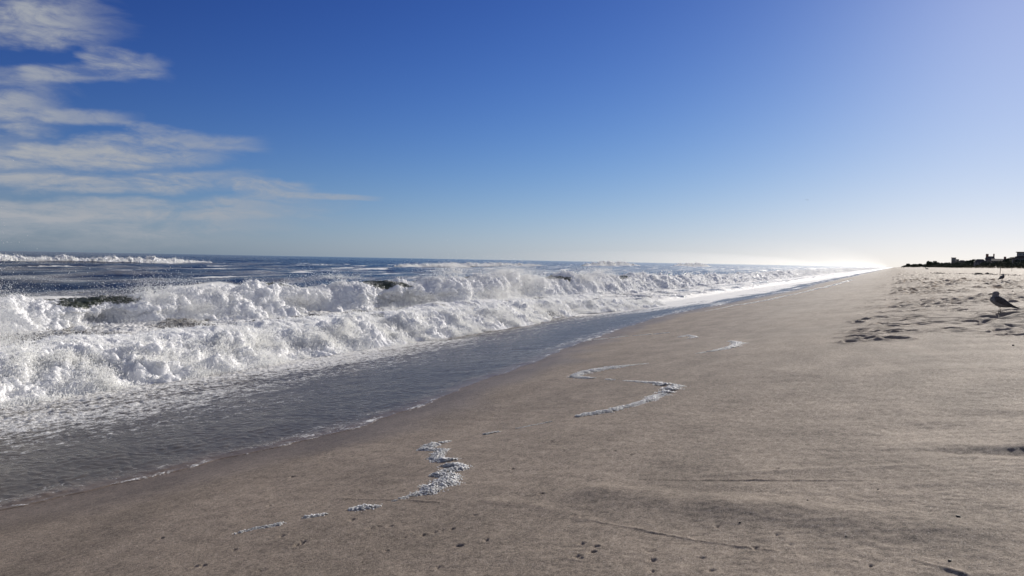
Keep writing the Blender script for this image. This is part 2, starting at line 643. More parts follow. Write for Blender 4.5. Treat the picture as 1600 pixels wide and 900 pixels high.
HOLLOWS = [(hit(*p), a, b, c) for p, a, b, c in HOLLOWS]
# dents trodden into the soft sand of the berm
_r = np.random.default_rng(21)
DENTS = []
for _ in range(520):
    y = 12.4 + 75 * _r.random() ** 1.7
    x = -0.7 + 0.10 * (14 - min(y, 14)) + _r.random() ** 1.3 * (3.2 + y * 0.22)
    DENTS.append((x, y, 0.12 + 0.16 * _r.random(), 0.07 + 0.08 * _r.random(), 0.008 + 0.03 * _r.random() ** 2, _r.uniform(0, math.pi)))


def churn_mask(X, Y):
    b = -0.55 + 0.5 * perlin2(Y / 3.0, Y * 0 + 9.1, 8)
    m = sst(X - b, 0, 1.1) * sst(Y + 0.6 * X, 12.6, 16.0) * (1 - sst(X, 40, 50))
    patch = sst(perlin2(X / 2.3, Y / 4.5, 9), -0.30, 0.15)
    return m * (0.25 + 0.75 * patch)


def beach_z(X, Y):
    z = beach_base(X, Y)
    r = np.hypot(X, Y)
    dry = sst(X - edge_x(Y), -0.4, 1.2)
    near = r < 40
    # wind and swash ripple on the whole face
    z += dry * 0.006 * perlin2((X + 0.2 * Y) / 0.55, Y / 0.9, 10) * (r < 90)
    z += dry * 0.0035 * perlin2(X / 0.22, Y / 0.16, 11) * (r < 30)
    rel = sst(X, -3.5, 1.5)
    z += dry * rel * 0.016 * perlin2(X / 1.3, Y / 0.7, 12) * (r < 90)
    z += dry * (0.25 + rel) * 0.0028 * perlin2(X / 0.06, Y / 0.05, 13) * (r < 9)
    # trodden sand on the berm
    cm = churn_mask(X, Y)
    sel = cm > 0.01
    if sel.any():
        xs, ys = X[sel], Y[sel]
        a = np.abs(perlin2(xs / 0.8, ys / 0.55, 14))
        b = perlin2(xs / 0.33, ys / 0.26, 15)
        c = perlin2(xs / 1.9, ys / 1.5, 16)
        d = np.abs(perlin2(xs / 0.38, ys / 0.3, 28))
        grow = 1.25 + sst(ys, 18, 60) * 1.5
        z[sel] += cm[sel] * grow * (-0.05 * np.clip(0.20 - a, 0, 1) / 0.2 + 0.012 * (1 + sst(ys, 15, 22)) * b + 0.04 * c + 0.022 * (1 + sst(ys, 14, 20)) * d)

    def local(cx, cy, rad):
        return np.nonzero((np.abs(X - cx) < rad) & (np.abs(Y - cy) < rad))
    Xf, Yf = X, Y
    for (x, y, a, b, dep, ang) in DENTS:
        k = local(x, y, a * 3.0)
        if len(k[0]) == 0:
            continue
        dx, dy = Xf[k] - x, Yf[k] - y
        ca, sa = math.cos(ang), math.sin(ang)
        q = np.sqrt(((dx * ca + dy * sa) / a) ** 2 + ((dy * ca - dx * sa) / b) ** 2)
        z[k] += 1.4 * dep * (-np.exp(-q ** 4) * 1.0 + 0.42 * np.exp(-((q - 1.45) / 0.38) ** 2))
    for (p, a, b, dep) in HOLLOWS:
        k = local(p[0], p[1], max(a, b) * 3)
        if len(k[0]) == 0:
            continue
        q = np.sqrt(((Xf[k] - p[0]) / a) ** 2 + ((Yf[k] - p[1]) / b) ** 2)
        z[k] += 0.3 * dep * (-np.exp(-q ** 2 * 1.2) + 0.5 * np.exp(-(((Xf[k] - p[0]) / a) ** 2 + ((Yf[k] - p[1] + 0) / b - 1.7) ** 2)))
    for (pl, hgt, wid) in SWASH_LINES:
        arr = np.array(pl)
        lo, hi = arr.min(0) - 0.6, arr.max(0) + 0.6
        k = np.nonzero((X > lo[0]) & (X < hi[0]) & (Y > lo[1]) & (Y < hi[1]))
        if len(k[0]) == 0:
            continue
        d, t = seg_dist(X[k], Y[k], pl)
        d = d + 0.006 * perlin2(X[k] / 0.05, Y[k] / 0.05, 17)
        fade = sst(t, 0, 0.08) * (1 - sst(t, 0.88, 1.0)) * (0.85 + 0.35 * perlin2(X[k] / 0.3, Y[k] / 0.3, 18))
        z[k] += hgt * fade * np.exp(-(d / wid) ** 2)
    g = np.random.default_rng(5)
    for p in TRACKS:
        k = local(p[0], p[1], 0.16)
        if len(k[0]) == 0:
            g.random(4)
            continue
        dx, dy = X[k] - p[0], Y[k] - p[1]
        ang, siz, dep, _ = g.random(4)
        ang = 0.3 + (ang - 0.5) * 1.6
        s = 0.36 + 0.34 * siz
        dep = 0.002 + 0.0042 * dep
        for toe, ln in ((-0.55, 0.030), (0.0, 0.036), (0.55, 0.030)):
            th = ang + toe
            ux, uy = math.sin(th), math.cos(th)
            al = dx * ux + dy * uy
            ac = dx * uy - dy * ux
            q = ((al - ln * s * 0.75) / (ln * s)) ** 2 + (ac / (0.0105 * s)) ** 2
            z[k] -= dep * np.exp(-q * 1.1)
        q = np.hypot(dx, dy) / (0.016 * s)
        z[k] -= dep * 1.1 * np.exp(-q ** 2)
        z[k] += dep * 0.30 * np.exp(-((np.hypot(dx, dy) / (0.06 * s) - 1) / 0.3) ** 2)
    return z


def fan_radii(spec):
    r = [spec[0][0]]
    for (_, hi, rel, mn) in spec:
        while r[-1] < hi:
            r.append(r[-1] + max(mn, r[-1] * rel))
    return np.array(r)


def fan_az(d0, d1, step, c0, c1, cstep):
    parts = [np.arange(c0, d0, cstep), np.arange(d0, d1, step), np.arange(d1, c1 + 1e-6, cstep)]
    return np.radians(np.concatenate(parts))


def build_beach():
    az = fan_az(-66, 11, 0.06, -180, 180, 1.5)
    rad = fan_radii([(0.15, 1.2, 0.03, 0.02), (0, 12, 0.0028, 0.006), (0, 60, 0.0042, 0.0), (0, 400, 0.010, 0), (0, 6000, 0.03, 0)])
    A, Rr = np.meshgrid(az, rad)
    X = Rr * np.sin(A)
    Y = Rr * np.cos(A)
    Z = beach_z(X, Y)
    e = X - edge_x(Y)
    # sand soaked by the last wash, drying up the face
    wet = 1 - sst(e + 0.35 * perlin2(X / 1.1, Y / 1.6, 19), 0.0, 1.7)
    wet = np.maximum(wet, 0.42 * (1 - sst(X + 0.7 * perlin2(X / 2.0, Y / 3.0, 20), -3.6, 0.6)))
    V = np.stack([X, Y, Z], -1).reshape(-1, 3)
    F = grid_faces(len(rad), len(az))[:, ::-1]
    me = mesh_np("sand", V, F, {'wet': wet.ravel()})
    o = link("sand", me, M_SAND)
    tag(o, kind='structure')
    o['label'] = 'wide sloping beach of damp brown sand'
    return o


build_beach()


# ------------------------------------------------------------------ the sea
def roller_x(Y):
    return -12.35 + 0.40 * perlin2(Y / 4.0, Y * 0 + 4.4, 21) + 0.45 * (np.abs(perlin2(Y / 2.2, Y * 0 + 3.4, 58)) - 0.25) + 0.2 * perlin2(Y / 1.1, Y * 0 + 6.4, 22) - 0.6 * sst(Y, 22, 30) + 1.2 * sst(Y, 30, 40) - 1.2 * sst(Y, 60, 120)


def sea_z(X, Y, want=True):
    r = np.hypot(X, Y)
    d = -X
    # offshore swell, long crests along the shore
    sh0 = 3.0 * (1 - sst(Y, 18, 30))
    out = sst(d - sh0, 19, 30)

    def oct_(lx, ly, amp, seed, rmax):
        return amp * perlin2((X + 0.10 * Y) / lx, Y / ly, seed) * (1 - sst(r, rmax * 0.5, rmax))
    z = out * (oct_(26, 80, 0.55, 23, 9000) + oct_(9, 24, 0.34, 24, 3000) + oct_(3.4, 8, 0.20, 25, 900) + oct_(1.5, 2.8, 0.08, 26, 350) + oct_(0.6, 0.8, 0.022, 27, 120))
    # churned water between the breaker and the roller
    mid = sst(d, 12.0, 13.2) * (1 - sst(d - sh0, 19, 24))
    zc = 0.16 + 0.10 * perlin2(X / 1.3, Y / 1.6, 29) + 0.075 * np.abs(perlin2(X / 0.45, Y / 0.5, 30)) + 0.045 * np.abs(perlin2(X / 0.16, Y / 0.17, 31)) * (r < 60) + 0.02 * perlin2(X / 0.07, Y / 0.07, 32) * (r < 40)
    z = z * (1 - mid) + zc * mid
    # thin sheet of water over the sand
    e = edge_x(Y) - X
    th = 0.004 + 0.03 * sst(e, 0, 1.5) + 0.05 * sst(e, 2, 6)
    th = th + sst(e, 0.0, 0.25) * (0.006 * perlin2(X / 0.7, Y / 0.45, 33) + 0.009 * np.abs(perlin2(X / 0.15, Y / 0.10, 34)) * (r < 30)
                                  + 0.03 * sst(e, 2.5, 6) * np.abs(perlin2(X / 0.14, Y / 0.13, 35)) * (r < 40)
                                  + 0.010 * np.exp(-((e - 0.15) / 0.15) ** 2))
    zs = beach_base(X, Y) + np.where(e > 0, th, -0.05 + 0.05 * np.clip(1 + e / 0.05, 0, 1))
    sh = 1 - sst(d, 11.9, 12.9)
    z = z * (1 - sh) + zs * sh
    if not want:
        return z
    # foam density
    far = sst(Y, 26, 42)
    streak = perlin2(X / 0.7, Y / 5.0, 36)
    streak2 = perlin2((X + 0.06 * Y) / 0.25, Y / 3.2, 37)
    big = perlin2(X / 2.5, Y / 9, 38)
    f_sheet = 0.31 + 0.30 * sst(e, 2.4, 5.2) + 0.09 * streak + 0.05 * streak2 + 0.10 * perlin2(X / 0.09, Y / 0.08, 56) - 0.10 * sst(-big, 0, 0.5)
    f_sheet = f_sheet + 0.40 * far * sst(e, 0.8, 2.4) + 0.22 * far * streak
    f_sheet = f_sheet + (0.08 + 0.3 * perlin2(X / 0.4, Y / 0.4, 55)) * np.exp(-((e - 0.06) / 0.06) ** 2) + 0.08 * np.exp(-((e - 0.35) / 0.2) ** 2) - 0.10 * np.exp(-((e - 1.1) / 0.8) ** 2) * (1 - far)
    f_mid = 0.52 + 0.40 * perlin2(X / 1.5, Y / 2.0, 39) + 0.12 * far
    pat = perlin2((X + 0.15 * Y) / 7.0, Y / 26.0, 40) + 0.5 * perlin2((X + 0.15 * Y) / 2.6, Y / 9.0, 41)
    f_out = 0.09 + 0.32 * sst(pat, -0.1, 0.45) * (1 - sst(d, 90, 260)) + 0.35 * (1 - sst(d - sh0, 20, 27)) + 0.50 * sst(perlin2((X + 0.12 * Y) / 3.0, Y / 16.0, 59), 0.42, 0.62) * sst(d, 28, 40) * (1 - sst(d, 140, 260)) - 0.12 * sst(d, 60, 300)
    f_out = f_out + 0.35 * sst(Y, 150, 600) * (1 - sst(d, 40, 110))
    F = f_out * out + f_mid * (1 - out)
    F = F * (1 - sh) + f_sheet * sh
    return z, np.clip(F, 0, 1), np.maximum(sh, 0.35 * (1 - sst(d, 18, 30)))


def build_sea():
    az = fan_az(-80, 0.0, 0.055, -172, 0.0, 2.0)
    rad = fan_radii([(4.2, 60, 0.0040, 0.0), (0, 600, 0.008, 0), (0, 30000, 0.022, 0)])
    A, Rr = np.meshgrid(az, rad)
    X = Rr * np.sin(A)
    Y = Rr * np.cos(A)
    Z, F, S = sea_z(X, Y)
    e = edge_x(Y) - X
    V = np.stack([X, Y, Z], -1).reshape(-1, 3)
    faces = grid_faces(len(rad), len(az))[:, ::-1]
    ok = (e.ravel()[faces] > -0.25).any(1)
    faces = faces[ok]
    used = np.zeros(len(V), bool)
    used[faces.ravel()] = True
    idx = np.cumsum(used) - 1
    me = mesh_np("sea", V[used], idx[faces], {'foam': F.ravel()[used], 'sheet': S.ravel()[used], 'thin': (1 - sst(e + 0.15 * perlin2(X / 0.5, Y / 0.5, 61), 0.0, 0.55)).ravel()[used]})
    o = link("sea", me, M_WATER)
    tag(o, kind='structure')
    o['label'] = 'dark blue sea with foam and a thin sheet of wash over the sand'
    return o


build_sea()

# ------------------------------------------------------------------ breakers
OCT_V = np.array([(1, 0, 0), (-1, 0, 0), (0, 1, 0), (0, -1, 0), (0, 0, 1), (0, 0, -1)], np.float32)
OCT_F = np.array([(0, 2, 4), (2, 1, 4), (1, 3, 4), (3, 0, 4), (2, 0, 5), (1, 2, 5), (3, 1, 5), (0, 3, 5)], np.int32)
TET_V = np.array([(1, 1, 1), (-1, -1, 1), (-1, 1, -1), (1, -1, -1)], np.float32)
TET_F = np.array([(0, 1, 2), (0, 3, 1), (0, 2, 3), (1, 3, 2)], np.int32)


def rand_rot(n, g):
    q = g.normal(size=(n, 4))
    q /= np.linalg.norm(q, axis=1, keepdims=True)
    w, x, y, z = q.T
    return np.stack([1 - 2 * (y * y + z * z), 2 * (x * y - z * w), 2 * (x * z + y * w),
                     2 * (x * y + z * w), 1 - 2 * (x * x + z * z), 2 * (y * z - x * w),
                     2 * (x * z - y * w), 2 * (y * z + x * w), 1 - 2 * (x * x + y * y)], -1).reshape(n, 3, 3)


def droplets(name, P, size, g, stretch=None, octa=False):
    """one mesh of flying water drops: a small solid at each point of P"""
    base, fc = (OCT_V, OCT_F) if octa else (TET_V * 0.75, TET_F)
    n = len(P)
    m = rand_rot(n, g)
    v = np.einsum('nij,kj->nki', m, base) * size[:, None, None]
    if stretch is not None:
        d = stretch / np.maximum(np.linalg.norm(stretch, axis=1, keepdims=True), 1e-6)
        ln = np.linalg.norm(stretch, axis=1)
        along = np.einsum('nki,ni->nk', v, d)
        v = v + along[..., None] * d[:, None, :] * ln[:, None, None]
    v = v + P[:, None, :]
    f = fc[None] + (np.arange(n) * len(base))[:, None, None]
    return mesh_np(name, v.reshape(-1, 3), f.reshape(-1, 3), smooth=False)


def catmull(C, nt):
    """C (n,K,2) control points per slice -> (n,nt,2)"""
    K = C.shape[1]
    t = np.linspace(0, K - 1 - 1e-6, nt)
    i = np.floor(t).astype(int)
    f = (t - i)[None, :, None]
    g = lambda k: C[:, np.clip(k, 0, K - 1)]
    p0, p1, p2, p3 = g(i - 1), g(i), g(i + 1), g(i + 2)
    return 0.5 * ((2 * p1) + (-p0 + p2) * f + (2 * p0 - 5 * p1 + 4 * p2 - p3) * f ** 2 + (-p0 + 3 * p1 - 3 * p2 + p3) * f ** 3)


PILE = np.array([(-4.6, -0.05), (-3.0, 0.32), (-1.5, 0.80), (-0.6, 0.99), (0.0, 1.0), (0.55, 0.90), (1.0, 0.70), (1.4, 0.46), (1.8, 0.24), (2.3, 0.08), (3.1, -0.2)])
CURL = np.array([(-4.6, -0.05), (-3.0, 0.36), (-1.5, 0.82), (-0.5, 1.0), (0.2, 0.98), (0.72, 0.80), (0.78, 0.58), (0.42, 0.42), (0.38, 0.22), (1.2, 0.08), (2.9, -0.12)])


def breaker(name, label, cat, Ys, nt, xc, hgt, curl, foam_fn, width=1.0, z0=0.05, lumps=1.0, fine=True, spray_n=60000, spray_h=0.12, drop=(0.006, 0.02), seed=1, group=None, plume=None, lumpscale=1.0):
    g = np.random.default_rng(100 + seed)
    n = len(Ys)
    c = curl(Ys)[:, None, None]
    C = PILE[None] * (1 - c) + CURL[None] * c
    C = np.repeat(C, n, 0) if C.shape[0] == 1 else C.copy()
    h = hgt(Ys)
    C[:, :, 0] *= width
    C[:, :, 1] *= h[:, None]
    prof = catmull(C, nt)
    X = xc(Ys)[:, None] + prof[:, :, 0]
    Z = z0 + prof[:, :, 1]
    Y = np.repeat(Ys[:, None], nt, 1)
    t = np.repeat(np.linspace(0, 1, nt)[None], n, 0)
    P = np.stack([X, Y, Z], -1)
    du = np.gradient(P, axis=1)
    dv = np.gradient(P, axis=0)
    N = np.cross(dv, du)
    N /= np.maximum(np.linalg.norm(N, axis=-1, keepdims=True), 1e-9)
    if N[n // 2, nt // 3, 2] < 0:
        N = -N
    F = foam_fn(Y, t, X, Z)
    p = P.reshape(-1, 3)
    f = F.reshape(-1)
    ls = lumpscale
    q = p * np.array([1, 1, 1.0])
    D = 0.36 * ls * (np.abs(perlin3(q, 1.1 * ls, seed)) - 0.3) + 0.23 * ls * (np.abs(perlin3(q, 0.45 * ls, seed + 1)) - 0.2)
    D += 0.14 * ls * (np.abs(perlin3(q, 0.19 * ls, seed + 2)) - 0.2)
    if fine:
        D += 0.072 * ls * (np.abs(perlin3(q, 0.085 * ls, seed + 3)) - 0.2) + 0.032 * ls * perlin3(q, 0.045 * ls, seed + 4)
    D *= lumps * np.clip(f * 1.25, 0, 1) * sst(t.ravel(), 0.02, 0.15) * (1 - 0.8 * sst(t.ravel(), 0.86, 1.0))
    D += (1 - np.clip(f, 0, 1)) * 0.03 * perlin3(q * np.array([0.5, 1, 0.5]), 0.35, seed + 6)
    p = p + N.reshape(-1, 3) * D[:, None]
    root = empty(name, (float(xc(Ys[n // 2:n // 2 + 1])[0]), float(Ys[n // 2]), 0.0))
    off = np.array(root.location)
    me = mesh_np("wave_body", p - off, grid_faces(n, nt), {'foam': f})
    link("wave_body", me, M_WAVE, root)
    # thrown drops: denser where the foam is thick, flung up and shorewards
    if spray_n:
        w = np.clip(f, 0, 1) ** 1.5 * (0.35 + sst(t.ravel(), 0.2, 0.42))
        w = w * np.clip(0.35 + 1.6 * perlin3(p, 0.7 * ls, seed + 8), 0.05, 2)
        ds = np.linalg.norm(du, axis=-1).ravel() * np.linalg.norm(dv, axis=-1).ravel()
        w = w * ds
        w /= w.sum()
        k = g.choice(len(p), spray_n, p=w)
        lift = np.minimum(g.exponential(spray_h, spray_n), 2.6 * spray_h) * (0.4 + 1.2 * np.clip(perlin3(p[k], 0.9 * ls, seed + 9) + 0.35, 0, 1.2))
        dirv = N.reshape(-1, 3)[k] * 0.7 + np.array([0.15, 0.0, 0.6]) + g.normal(0, 0.28, (spray_n, 3))
        Q = p[k] + dirv * lift[:, None] + g.normal(0, 0.012, (spray_n, 3))
        Q[:, 2] = np.maximum(Q[:, 2], 0.0)
        size = drop[0] + (drop[1] - drop[0]) * g.random(spray_n) ** 2.2
        size = size * np.exp(-lift / (2.2 * spray_h)) + 0.0018
        st = dirv * (g.random(spray_n) * 1.6)[:, None]
        link("spray", droplets("spray", Q - off, size, g, st), M_SPRAY, root)
    if plume is not None:
        for (Qp, sz) in plume(g):
            link("spray", droplets("spray", Qp - off, sz, g, g.normal(0, 0.5, Qp.shape)), M_SPRAY, root)
    tag(root, label, cat, group)
    return root


def tabfn(ys, vs):
    ys = np.array(ys, float)
    vs = np.array(vs, float)
    return lambda Y: np.interp(Y, ys, vs)


# main breaker: what the photograph shows along its crest, near to far
main_h0 = tabfn([0, 8, 10, 12, 14, 16, 17.7, 19.3, 21.7, 23.8, 24.8, 26.8, 29, 30.5, 33, 36.8, 40, 42.5, 44, 46, 48, 50, 55, 60, 72, 84, 110, 132, 200, 280, 500, 900],
                [1.0, 1.2, 1.25, 1.1, 0.92, 0.92, 1.15, 1.40, 1.30, 1.05, 1.25, 1.50, 1.30, 1.55, 1.45, 1.75, 1.55, 1.2, 1.3, 1.8, 1.35, 1.6, 1.25, 1.45, 1.2, 1.1, 1.0, 1.15, 1.2, 1.3, 1.3, 1.2])
main_h = lambda Y: 0.90 * main_h0(Y) * (1 + 0.17 * perlin2(Y / 2.4, Y * 0 + 8.8, 44))
main_x0 = tabfn([0, 18, 23, 28, 34, 60, 900], [-22.6, -22.4, -21.2, -20.0, -19.4, -19.2, -19.2])
main_x = lambda Y: main_x0(Y) + 0.5 * perlin2(Y / 7.0, Y * 0 + 7.7, 45) + 0.75 * np.abs(perlin2(Y / 3.0, Y * 0 + 7.1, 46)) + 0.30 * perlin2(Y / 1.5, Y * 0 + 6.1, 57)
curl0 = tabfn([0, 12, 14.4, 16.5, 19, 22, 24, 25, 27, 28.5, 31, 33, 38, 42, 50, 900], [0, 0.2, 0.9, 0.3, 0.0, 0.6, 0.2, 0.7, 1.0, 0.9, 0.4, 0.7, 0.7, 0.1, 0.0, 0.0])
main_c = lambda Y: np.clip(curl0(Y), 0, 1)
open0 = tabfn([0, 12.6, 13.4, 15.4, 16.2, 20.6, 21.2, 22.0, 22.6, 25.0, 25.8, 27.6, 28.2, 42.6, 43.2, 44.6, 45.2, 53, 54, 57, 58.5, 900],
              [0, 0.0, 0.72, 0.72, 0.0, 0.0, 0.55, 0.55, 0.0, 0.0, 0.72, 0.72, 0.0, 0.0, 0.65, 0.65, 0.0, 0.0, 0.65, 0.65, 0.0, 0.0])


def main_foam(Y, t, X, Z):
    o = open0(Y + 0.5 * perlin2(t * 6, Y * 0.8, 47))
    # the back slope and the crest are clear water where the wave has not broken; the bottom of the face foams again
    back = 1 - sst(t, 0.22, 0.36)
    deep = 0.40 + 0.05 * perlin2(Y / 0.8, Y * 0 + 4.1, 60)
    body = 1 - o * sst(t, 0.2, 0.32) * (1 - sst(t, deep + 0.06, deep + 0.16))
    f = body * (1 - back * (0.65 + 0.3 * o))
    return np.clip(f + 0.15 * perlin2(Y / 1.2, t * 9, 48), 0, 1)


def far_y(y0, y1, rel, mn):
    y = [y0]
    while y[-1] < y1:
        y.append(y[-1] + max(mn, y[-1] * rel))
    return np.array(y)


def main_plume(g):
    res = []
    # wind-blown smoke of drops off the crest and puffs of the exploding lip
    for (yc, xo, zc, sy, sx, sz, n) in [(31.5, -0.2, 1.75, 1.6, 0.5, 0.25, 9000), (36.5, 0.3, 1.75, 2.6, 0.8, 0.30, 22000), (38.8, 0.9, 1.25, 1.8, 0.6, 0.4, 16000), (46.2, 0.6, 1.25, 1.1, 0.8, 0.42, 24000),
                                        (49.5, 0.2, 1.7, 2.0, 0.7, 0.28, 9000), (28, 0.9, 0.5, 1.6, 0.6, 0.3, 9000), (33.5, 1.2, 0.6, 2.2, 0.5, 0.35, 14000), (24.3, -0.2, 1.55, 1.2, 0.5, 0.15, 2500),
                                        (16.5, 0.5, 1.1, 1.2, 0.6, 0.3, 9000), (17.5, 1.3, 0.6, 1.8, 0.5, 0.3, 9000), (22, 1.0, 0.7, 1.4, 0.5, 0.35, 9000)]:
        n = int(n * 1.0)
        Q = g.normal(0, 1, (n, 3)) * np.array([sx, sy, sz])
        Q = Q * np.clip(0.75 + perlin3(Q + yc, 0.6, 3)[:, None], 0.2, 1.5)
        Q = Q + np.array([float(main_x(np.array([yc]))[0]) + xo, yc, zc])
        Q[:, 2] = np.maximum(Q[:, 2], 0.02)
        res.append((Q, 0.003 + 0.007 * g.random(n) ** 2))
    return [(np.concatenate([q for q, _ in res]), np.concatenate([s for _, s in res]))]


breaker("breaking_wave", "long white breaker curling and exploding along its whole crest behind the low foam roller", "wave", far_y(3.0, 66, 0.0011, 0.02), 300, main_x, main_h, main_c, main_foam,
        spray_n=130000, spray_h=0.085, drop=(0.0035, 0.013), seed=1, plume=main_plume)
breaker("breaking_wave", "sunlit far end of the surf, low broken wave dwindling along the beach to the horizon", "wave", far_y(66, 1600, 0.004, 0.1), 120, main_x, main_h, main_c,
        lambda Y, t, X, Z: np.clip(sst(t, 0.22, 0.34) * (0.85 + 0.4 * perlin2(Y / 9, t * 5, 49)), 0, 1), spray_n=90000, spray_h=0.22, drop=(0.015, 0.05), seed=12, lumpscale=1.5)

# the low roller of broken water running in front of it
roll_h0 = tabfn([0, 5, 8, 10.5, 12, 14, 17, 20, 24, 28, 31, 34, 36, 40], [0.6, 0.62, 0.55, 0.62, 0.5, 0.55, 0.58, 0.55, 0.55, 0.5, 0.42, 0.3, 0.2, 0.05])


def roll_foam(Y, t, X, Z):
    return np.clip(sst(t, 0.03, 0.2) * (1.0 + 0.35 * perlin2(X / 0.9, Y / 0.9, 50)), 0, 1)


def splash(g):
    res = []
    for (xc, yc, zc, sx, sy, sz, n, up) in [(-14.4, 7.2, 0.80, 0.5, 0.5, 0.32, 70000, 0.4), (-14.7, 7.0, 0.9, 0.42, 0.40, 0.40, 26000, 1.0), (-14.2, 6.4, 0.5, 0.7, 0.7, 0.3, 20000, 0.3)]:
        Q = g.normal(0, 1, (n, 3)) * np.array([sx, sy, sz]) + np.array([xc, yc, zc])
        Q[:, 2] += g.exponential(up * 0.35, n)
        Q[:, 2] = np.maximum(Q[:, 2], 0.05)
        res.append((Q, 0.0016 + 0.0042 * g.random(n) ** 3))
    return [(np.concatenate([q for q, _ in res]), np.concatenate([s for _, s in res]))]


breaker("foam_roller", "low tumbling roller of white foam nearest the beach, splashing high at its left end", "wave", np.arange(3.0, 40, 0.02), 200, lambda Y: roller_x(Y) - 0.75, lambda Y: 0.80 * roll_h0(Y) * (1 + 0.28 * perlin2(Y / 1.5, Y * 0 + 2.2, 51)),
        lambda Y: Y * 0, roll_foam, width=0.50, z0=0.08, lumps=1.1, spray_n=150000, spray_h=0.075, drop=(0.004, 0.015), seed=2, plume=splash, lumpscale=0.85)
# tumbling second lump field behind the roller
breaker("foam_ridge", "churned ridge of foam between the roller and the tall breaker", "wave", np.arange(4.0, 44, 0.025), 120, lambda Y: -17.0 + 0.6 * perlin2(Y / 3.0, Y * 0 + 1.2, 52), lambda Y: 0.22 * (1 + 0.8 * perlin2(Y / 1.9, Y * 0 + 5.2, 53)),
        lambda Y: Y * 0, lambda Y, t, X, Z: np.clip(sst(t, 0.03, 0.2) * (0.80 + 0.6 * perlin2(X / 1.1, Y / 1.5, 54)), 0, 1), width=0.5, z0=0.10, lumps=0.45, spray_n=25000, spray_h=0.05, drop=(0.005, 0.018), seed=3, lumpscale=0.8)


# white crests out at sea
def offshore(label, x0, y0, y1, h, seed, n=9000, slope=0.0):
    Ys = far_y(y0, y1, 0.0, max(0.12, (y1 - y0) / 900))
    ym, L = (y0 + y1) / 2, (y1 - y0) / 2
    taper = lambda Y: np.clip(1 - np.abs((Y - ym) / L) ** 4, 0, 1)
    breaker("breaking_wave", label, "wave", Ys, 70, lambda Y: x0 + slope * (Y - ym) + 1.2 * perlin2(Y / 14.0, Y * 0 + 3, seed), lambda Y: h * taper(Y) * (0.85 + 0.5 * perlin2(Y / 5.0, Y * 0 + 1, seed)) + 0.02, lambda Y: Y * 0,
            lambda Y, t, X, Z: np.clip(sst(t, 0.2, 0.34) * (0.80 + 0.55 * perlin2(Y / 4, t * 6, seed)) * (taper(Y) > 0.05), 0, 1), width=0.8, lumps=1.5, spray_n=n, spray_h=0.18, drop=(0.02, 0.07), seed=seed, lumpscale=1.3)


offshore("long white breaker farthest out on the left, just under the horizon", -168, 40, 143, 1.35, 60, 30000)
offshore("small white crest far out above the middle of the tall breaker", -112, 150, 190, 0.75, 61, slope=-0.05)
offshore("bright white crest standing on the horizon right of centre", -150, 372, 470, 2.2, 62, slope=0.0)
offshore("second bright crest on the horizon, toward the sun glare", -140, 520, 640, 2.4, 63)
offshore("faint thin crest between the left breaker and the middle crest", -140, 205, 300, 0.9, 64)

# ------------------------------------------------------------------ froth left on the sand
def ico_blob(sub):
    bm = bmesh.new()
    bmesh.ops.create_icosphere(bm, subdivisions=sub, radius=1.0)
    V = np.array([v.co[:] for v in bm.verts], np.float32)
    F = np.array([[v.index for v in f.verts] for f in bm.faces], np.int32)
    bm.free()
    return V, F


IV, IF = ico_blob(1)


def froth(label, pix, widths, dens, seed, group=None, hscale=1.0, name="foam_ribbon"):
    """a ribbon of bubbles: lumps of froth strewn along a line on the sand"""
    g = np.random.default_rng(seed)
    pts = np.array([hit(*p) for p in pix])
    seg = np.linalg.norm(np.diff(pts[:, :2], axis=0), axis=1)
    cum = np.concatenate([[0], np.cumsum(seg)])
    n = int(cum[-1] * dens * 6.0)
    s = g.random(n) * cum[-1]
    w = np.interp(s, cum, widths) * (1.0 if seed == 11 else 1.25)
    keep = g.random(n) < np.clip(w / max(widths), 0.12, 1)
    # the ribbon is broken into clumps
    cl = perlin2(s / 0.35, s * 0 + seed, seed) + 0.6 * perlin2(s / 0.11, s * 0 + seed, seed + 1)
    keep &= cl > (-0.40 + 0.30 * (w < 0.030))
    s, w = s[keep], w[keep]
    n = len(s)
    x = np.interp(s, cum, pts[:, 0])
    y = np.interp(s, cum, pts[:, 1])
    off = g.normal(0, 0.52, n)
    wig = 0.55 * perlin2(s / 0.13, s * 0 + 2.2, seed + 2)
    tx = np.interp(s, cum[:-1] + seg / 2, np.diff(pts[:, 0]) / seg)
    ty = np.interp(s, cum[:-1] + seg / 2, np.diff(pts[:, 1]) / seg)
    x = x + (off + wig) * w * -ty + g.normal(0, 0.006, n)
    y = y + (off + wig) * w * tx + g.normal(0, 0.006, n)
    core = np.exp(-off ** 2 * 1.1)
    rad = (0.0035 + 0.09 * w * g.random(n) ** 2.2 * core) * (0.7 + 0.6 * g.random(n))
    z = beach_base(x, y) + rad * 0.2 + core * w * 0.22 * hscale * g.random(n)
    V = IV[None] * rad[:, None, None] * np.stack([g.uniform(0.8, 1.5, n), g.uniform(0.8, 1.5, n), g.uniform(0.5, 0.9, n)], 1)[:, None, :]
    V = V + np.stack([x, y, z], 1)[:, None, :]
    flat = V.reshape(-1, 3)
    nz = perlin3(flat, 0.012, seed)
    flat = flat + (IV[None] * (nz.reshape(n, -1, 1) * 0.006)).reshape(-1, 3)
    F = (IF[None] + (np.arange(n) * len(IV))[:, None, None]).reshape(-1, 3)
    c = flat.mean(0)
    c[2] = float(beach_base(c[:1], c[1:2])[0])
    o = link(name, mesh_np(name, flat - c, F), M_FROTH, None, tuple(c))
    tag(o, label, "sea foam", group, None if name == "foam_ribbon" else 'stuff')
    return o


